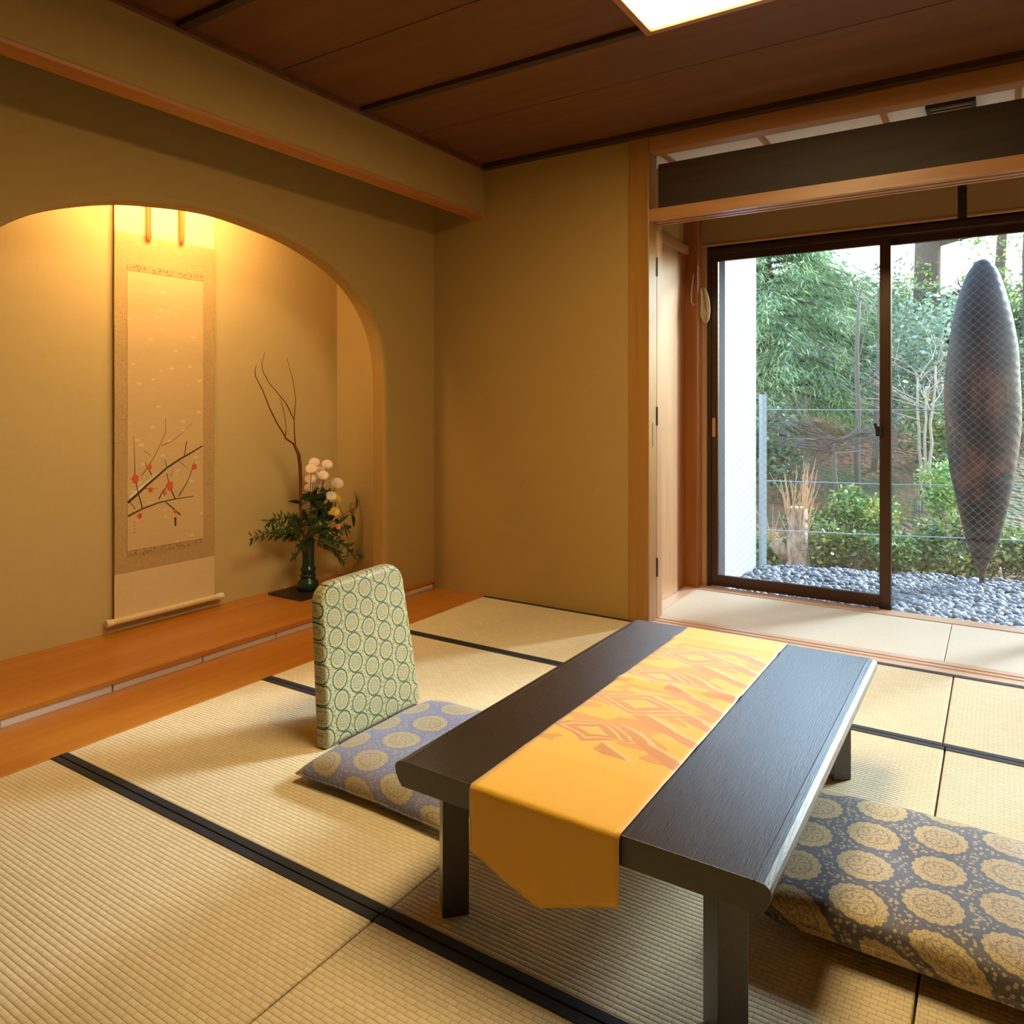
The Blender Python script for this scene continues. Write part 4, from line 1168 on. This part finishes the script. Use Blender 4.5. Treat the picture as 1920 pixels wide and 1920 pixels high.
def bare(m, p, d, L, r, depth, spread=.5, own=''):
    for k in range(6):
        q = p+d*L; pts, rad = limb(p, q, r, r*.6, .05, 4)
        t_ = MB().tube(pts, rad, 4 if r < .02 else 6, False)
        if not hits(own, t_.v, t_.f): break
        d = (d+Vector((random.gauss(0, .35), random.gauss(0, .35), random.gauss(.05, .2)))).normalized()
    else: return []
    m.add(t_.v, t_.f)
    if depth == 0: return [pts[-1]]
    tips = []
    for k in range(random.choice((2, 3))):
        dd = (d+Vector((random.gauss(0, spread), random.gauss(0, spread), random.gauss(.05, spread*.6)))).normalized()
        tips += bare(m, pts[-1-random.choice((0, 1))], dd, L*random.uniform(.55, .8), r*.55, depth-1, spread, own)
    return tips

def conifer(u, d, h, rad, label, z0=.9, sprays=900, grp=None):
    x, y = at(u, d); z = gz(x, y)
    e = empty('conifer_tree', (x, y, z), label, 'tree', grp)
    m = MB().tube(*limb((x, y, z-.1), (x, y, z+h), .13, .02, .01, 8), 8); reg(e.name, m.v, m.f); m.build('trunk', M['bark_dark'], e, smooth=True)
    bm_ = MB(); P = []; D = []
    nb = 70
    for k in range(nb):
        f = k/nb; zz = z+z0+(h-z0)*f; a = k*2.39996+random.uniform(-.3, .3)
        L = rad*(1-f)**.7*random.uniform(.75, 1.15)+.15
        p = Vector((x, y, zz)); dr = Vector((math.cos(a), math.sin(a), .12))
        pts = [p+dr*L*t+Vector((0, 0, -.35*L*t*t)) for t in (0, .3, .6, .85, 1)]
        t_ = MB().tube(pts, [.022, .018, .012, .008, .004], 4, False)
        if hits(e.name, t_.v, t_.f):          # shorten a bough that would run into a neighbour
            L *= .6; pts = [p+dr*L*t+Vector((0, 0, -.35*L*t*t)) for t in (0, .3, .6, .85, 1)]
            t_ = MB().tube(pts, [.022, .018, .012, .008, .004], 4, False)
            if hits(e.name, t_.v, t_.f): continue
        bm_.add(t_.v, t_.f)
        for i in range(int(sprays/nb)):
            t = random.uniform(.25, 1.0)
            q = p+dr*L*t+Vector((0, 0, -.35*L*t*t))
            side = dr.cross(Vector((0, 0, 1)))*random.uniform(-1, 1)
            w = .42*L*(1.1-t)+.08
            sdir = (dr+side*1.2).normalized()
            for s in range(7):
                g = q+side*w*s/7+dr*.05*s+Vector((random.gauss(0, .02), random.gauss(0, .02), -.03*s-random.uniform(0, .05)))
                P.append(g); D.append((sdir.x, sdir.y, -.55))
    reg(e.name, bm_.v, bm_.f); bm_.build('branches', M['bark_dark'], e, kind='stuff')
    leaves(np.array(P), .11, M['f_conifer'], 'needles', e, .4, .13, 3, np.array(D))
    return e
def broad(u, d, h, crowns, r0, label, mat, leafn, size, lean=0, cat='tree', name='broadleaf_tree', bark='bark_dark', grp=None, bmode=2):
    x, y = at(u, d); z = gz(x, y)
    e = empty(name, (x, y, z), label, cat, grp)
    m = MB().tube(*limb((x, y, z-.15), (x+lean, y, z+h), r0, r0*.7, .012, 8), 10); reg(e.name, m.v, m.f); m.build('trunk', M[bark], e, smooth=True)
    m = MB(); pts = []
    for (dx, dy, dz, rx, rz, n_) in crowns:
        c = Vector((x+dx, y+dy, z+dz))
        s = Vector((x+lean*min(1, dz/h), y, z+min(h*.95, max(.2, dz-.5*rz))))
        for k in range(12):
            t_ = MB().tube(*limb(s, c, max(.012, r0*.3), .012, .05+.01*k, 5), 5, False)
            if not hits(e.name, t_.v, t_.f): m.add(t_.v, t_.f); break
        for k in range(bmode*3):
            bare(m, s.lerp(c, random.uniform(.4, 1)), Vector((random.gauss(0, 1), random.gauss(0, 1), random.uniform(0, .9))).normalized(), rx*.5, max(.006, r0*.08), 1, .5, e.name)
        pts.append(blob(c, (rx, rx, rz), n_))
    reg(e.name, m.v, m.f); m.build('branches', M[bark], e, kind='stuff')
    leaves(np.concatenate(pts), size, mat, 'foliage', e, .2, .5, leafn)
    return e
# stump with tan shoots
sx, sy = -1.425, 6.66; e = empty('tree_stump', (sx, sy, -.3), 'pale cut stump bristling with tan shoots beside the fence post', 'stump')
def stump_mat():
    t = NT('flaky_pale_bark'); co = t.coord(); f = t.noise(t.mapping(co, (14, 14, 5)), 2.0, 5, .7)
    return t.bsdf(Base_Color=t.ramp(f, [(.3, srgb(120, 96, 82)), (.55, srgb(186, 160, 142)), (.75, srgb(214, 196, 180))]), Roughness=.95, Normal=t.bump(f, .7, .02))
M['stump'] = stump_mat()
m = MB(); m.lathe([(.125, -.35), (.10, -.15), (.088, .0), (.08, .2), (.076, .36), (.06, .372)], (sx, sy, 0), 18)
m.v = [(a+.02*mnoise.noise(Vector((a*9, b*9, c*5))), b+.02*mnoise.noise(Vector((a*9, b*9+5, c*5))), c) for a, b, c in m.v]
reg(e.name, m.v, m.f); m.build('trunk', M['stump'], e, smooth=True, sharp=50)
MB().lathe([(.058, .368), (.06, .374), (.02, .376)], (sx, sy, 0), 18).build('cut_face', M['cut_wood'], e)
m = MB(); m.tube([(sx-.06, sy-.02, -.08), (sx-.15, sy-.03, .03), (sx-.2, sy-.03, .07)], [.05, .06, .045], 10); reg(e.name, m.v, m.f); m.build('burl', M['stump'], e, smooth=True)
m = MB()
for k in range(40):
    a = random.uniform(0, 6.28); r = .07; h = random.uniform(.3, .6)
    p = Vector((sx+r*math.cos(a), sy+r*math.sin(a), random.uniform(.1, .35)))
    q = p+Vector((.06*math.cos(a)+random.gauss(0, .03), .06*math.sin(a), h*.75))
    m.tube([p, p.lerp(q, .5)+Vector((random.gauss(0, .01), 0, 0)), q], [.005, .004, .002], 4, False)
    if k % 3 == 0: m.tube([p.lerp(q, .6), q+Vector((random.gauss(0, .07), 0, .05))], [.003, .0015], 4, False)
for k in range(24):
    p = Vector((sx-.2, sy-.03, .07)); d_ = Vector((random.gauss(-.35, .5), random.gauss(0, .4), random.uniform(.2, 1.1))).normalized()
    m.tube([p, p+d_*random.uniform(.15, .38)], [.004, .0015], 4, False)
reg(e.name, m.v, m.f); m.build('shoots', M['twig_tan'], e, kind='stuff')

# thin grey saplings
for u, d, h, lab in ((1610, 7.9, 2.1, 'straight gray sapling on the bank behind the window lock'), (1637, 8.6, 2.4, 'thin leaning sapling with reddish foot on the bank')):
    x, y = at(u, d); z = gz(x, y); e = empty('sapling', (x, y, z), lab, 'tree', 'bare saplings on the bank')
    m = MB(); m.tube(*limb((x, y, z-.1), (x+.12*random.uniform(-1, 1), y, z+h), .035, .018, .015, 8), 7); reg(e.name, m.v, m.f); m.build('trunk', M['bark_grey'], e, smooth=True)
    m = MB()
    for k in range(7): bare(m, Vector((x, y, z+h*random.uniform(.5, 1))), Vector((random.gauss(0, 1), random.gauss(0, 1), .7)).normalized(), .4, .009, 2, .5, e.name)
    reg(e.name, m.v, m.f); m.build('branches', M['bark_grey'], e, kind='stuff')
x, y = at(1730, 7.6); z = gz(x, y); e = empty('sapling', (x, y, z), 'pale multi-stemmed bare sapling between window stile and sculpture', 'tree', 'bare saplings on the bank')
for k, (dx, tx) in enumerate(((0, .03), (-.05, -.05), (.03, .12))):
    m = MB(); m.tube(*limb((x+dx*.6, y, z-.1), (x+tx, y, z+1.25+.1*k), .02, .011, .02, 8), 6); reg(e.name, m.v, m.f); m.build('stem', M['bark_pale'], e, smooth=True)
m = MB()
for k in range(16): bare(m, Vector((x+random.uniform(-.03, .08), y, z+random.uniform(.9, 1.35))), Vector((random.gauss(0, 1), random.gauss(0, .6), .6)).normalized(), .30, .007, 2, .5, e.name)
reg(e.name, m.v, m.f); m.build('branches', M['bark_pale'], e, kind='stuff')
# bare twiggy shrub
x, y = at(1560, 7.45); z = gz(x, y); e = empty('bare_shrub', (x, y, z), 'tangled leafless shrub with purple-gray twigs at mid height', 'shrub')
m = MB().tube(*limb((x+.1, y, z-.1), (x, y, z+.85), .028, .018, .03, 6), 6); reg(e.name, m.v, m.f); m.build('trunk', M['bark_grey'], e, smooth=True)
m = MB()
for k in range(26): bare(m, Vector((x+random.uniform(-.05, .05), y, z+random.uniform(.7, .85))), Vector((random.gauss(0, 1), random.gauss(0, .6), random.uniform(.05, .5))).normalized(), .36, .008, 2, .45, e.name)
reg(e.name, m.v, m.f); m.build('twigs', M['bark_grey'], e, kind='stuff')
broad(1742, 12.5, 5.5, [(1.1, .1, 3.0, .85, .42, 300), (.75, 0, 2.1, .38, .5, 150), (1.9, .6, 3.4, 1.0, .5, 240), (-.1, -.3, 1.9, .32, .8, 110)], .235, 'thick-trunked tall tree standing behind the spindle sculpture', M['f_light'], 2, .085, 0, grp='trees beyond the fence')
broad(1888, 14.5, 5.5, [(-.5, .3, 3.9, .7, .3, 120), (.5, .2, 2.4, .7, .5, 160)], .11, 'slim-trunked tree showing over the top of the spindle sculpture', M['f_light'], 2, .085, -.15, grp='trees beyond the fence')
broad(1922, 11.0, 5.0, [(.4, 0, 3.2, .8, .4, 120), (.5, .4, 2.0, .8, .6, 200)], .10, 'dark slim tree just past the spindle sculpture', M['f_light'], 2, .08, .1, grp='trees beyond the fence')
# shrubs
def shrub(u, d, h, r, mat, label, n_, size, grp, per=2, base=0.0, bark='bark_grey'):
    x, y = at(u, d); z = gz(x, y); e = empty('garden_shrub', (x, y, z), label, 'shrub', grp)
    m = MB()
    for k in range(7): bare(m, Vector((x+random.gauss(0, .02), y+random.gauss(0, .02), z-.05)), Vector((random.gauss(0, .45), random.gauss(0, .45), 1)).normalized(), h*.5, .012 if h > .8 else .006, 2, .5, e.name)
    reg(e.name, m.v, m.f); m.build('branches', M[bark], e, kind='stuff')
    P = np.concatenate([blob((x+rng.normal(0, r*.4), y+rng.normal(0, r*.4), z+base+h*rng.uniform(.35, .8)), (r*.55, r*.55, h*.28), n_//6) for k in range(6)])
    leaves(P, size, mat, 'foliage', e, .05, .5, per)
    return e
for u, d, h, r in ((1440, 6.6, .40, .22), (1535, 6.45, .62, .30), (1575, 6.35, .50, .30), (1615, 6.35, .58, .30), (1650, 6.3, .48, .28), (1690, 6.2, .46, .28), (1725, 6.2, .5, .28), (1765, 6.15, .62, .28), (1805, 6.15, .7, .28), (1845, 6.1, .5, .28), (1885, 6.1, .62, .28), (1930, 6.1, .6, .3), (1515, 7.1, .6, .33), (1780, 6.9, .9, .4), (1640, 7.1, .7, .4)):
    shrub(u, d, h*.8, r*.8, M['f_shrub'] if (u//5) % 2 else M['f_light'], {1440: 'small low shrub tucked between the wing wall post and the stump', 1535: 'low leafy shrub right beside the cut stump', 1515: 'low leafy shrub just behind the cut stump', 1845: 'low leafy shrub directly behind the foot of the spindle sculpture'}.get(u, 'low leafy shrub growing behind the fence wires along the gravel'), 700, .05, 'low shrubs along the gravel')
shrub(1735, 8.8, 1.75, .55, M['f_grey'], 'tall gray-green shrub under the thick-trunked tree', 1300, .075, None)
shrub(1672, 10.2, 2.0, .55, M['f_far'], 'upright dark green shrub beside the window stile', 1200, .08, None)
shrub(1900, 8.6, 1.5, .6, M['f_far'], 'rounded dark green shrub behind the spindle sculpture', 1100, .075, None)
shrub(1480, 8.0, 1.0, .5, M['f_far'], 'dark shrub behind the tan shoots of the stump', 800, .07, None)
shrub(1800, 8.3, .8, .5, M['f_shrub'], 'mid-height leafy shrub on the litter bank by the sculpture', 800, .06, None)
conifer(1440, 10.2, 2.75, 2.2, 'feathery green conifer growing right behind the white wing wall',   .3, 2700, 'conifers beyond the fence')
conifer(1515, 13.6, 2.7, 2.0, 'shorter feathery conifer in front of the open sky, past the wing wall tree', .4, 2000, 'conifers beyond the fence')

for k, (u, d, h, r) in enumerate(((1400, 17.5, 3.6, 1.4), (1450, 15.4, 2.2, 1.0), (1545, 18.5, 3.2, 1.4), (1640, 17, 2.7, 1.2), (1735, 17.5, 2.4, 1.1), (1820, 18.5, 2.6, 1.2), (1895, 17, 2.3, 1.1), (1975, 16, 3.2, 1.2), (1610, 24, 4.2, 2.0), (1870, 24, 3.6, 2.0), (1740, 25.5, 4.0, 2.0), (1480, 25, 5.0, 2.2))):
    shrub(u, d, h, r, M['f_far'], 'large rounded bush of the dense thicket far behind the bank', 2100, .16, 'far thicket bushes', 2)
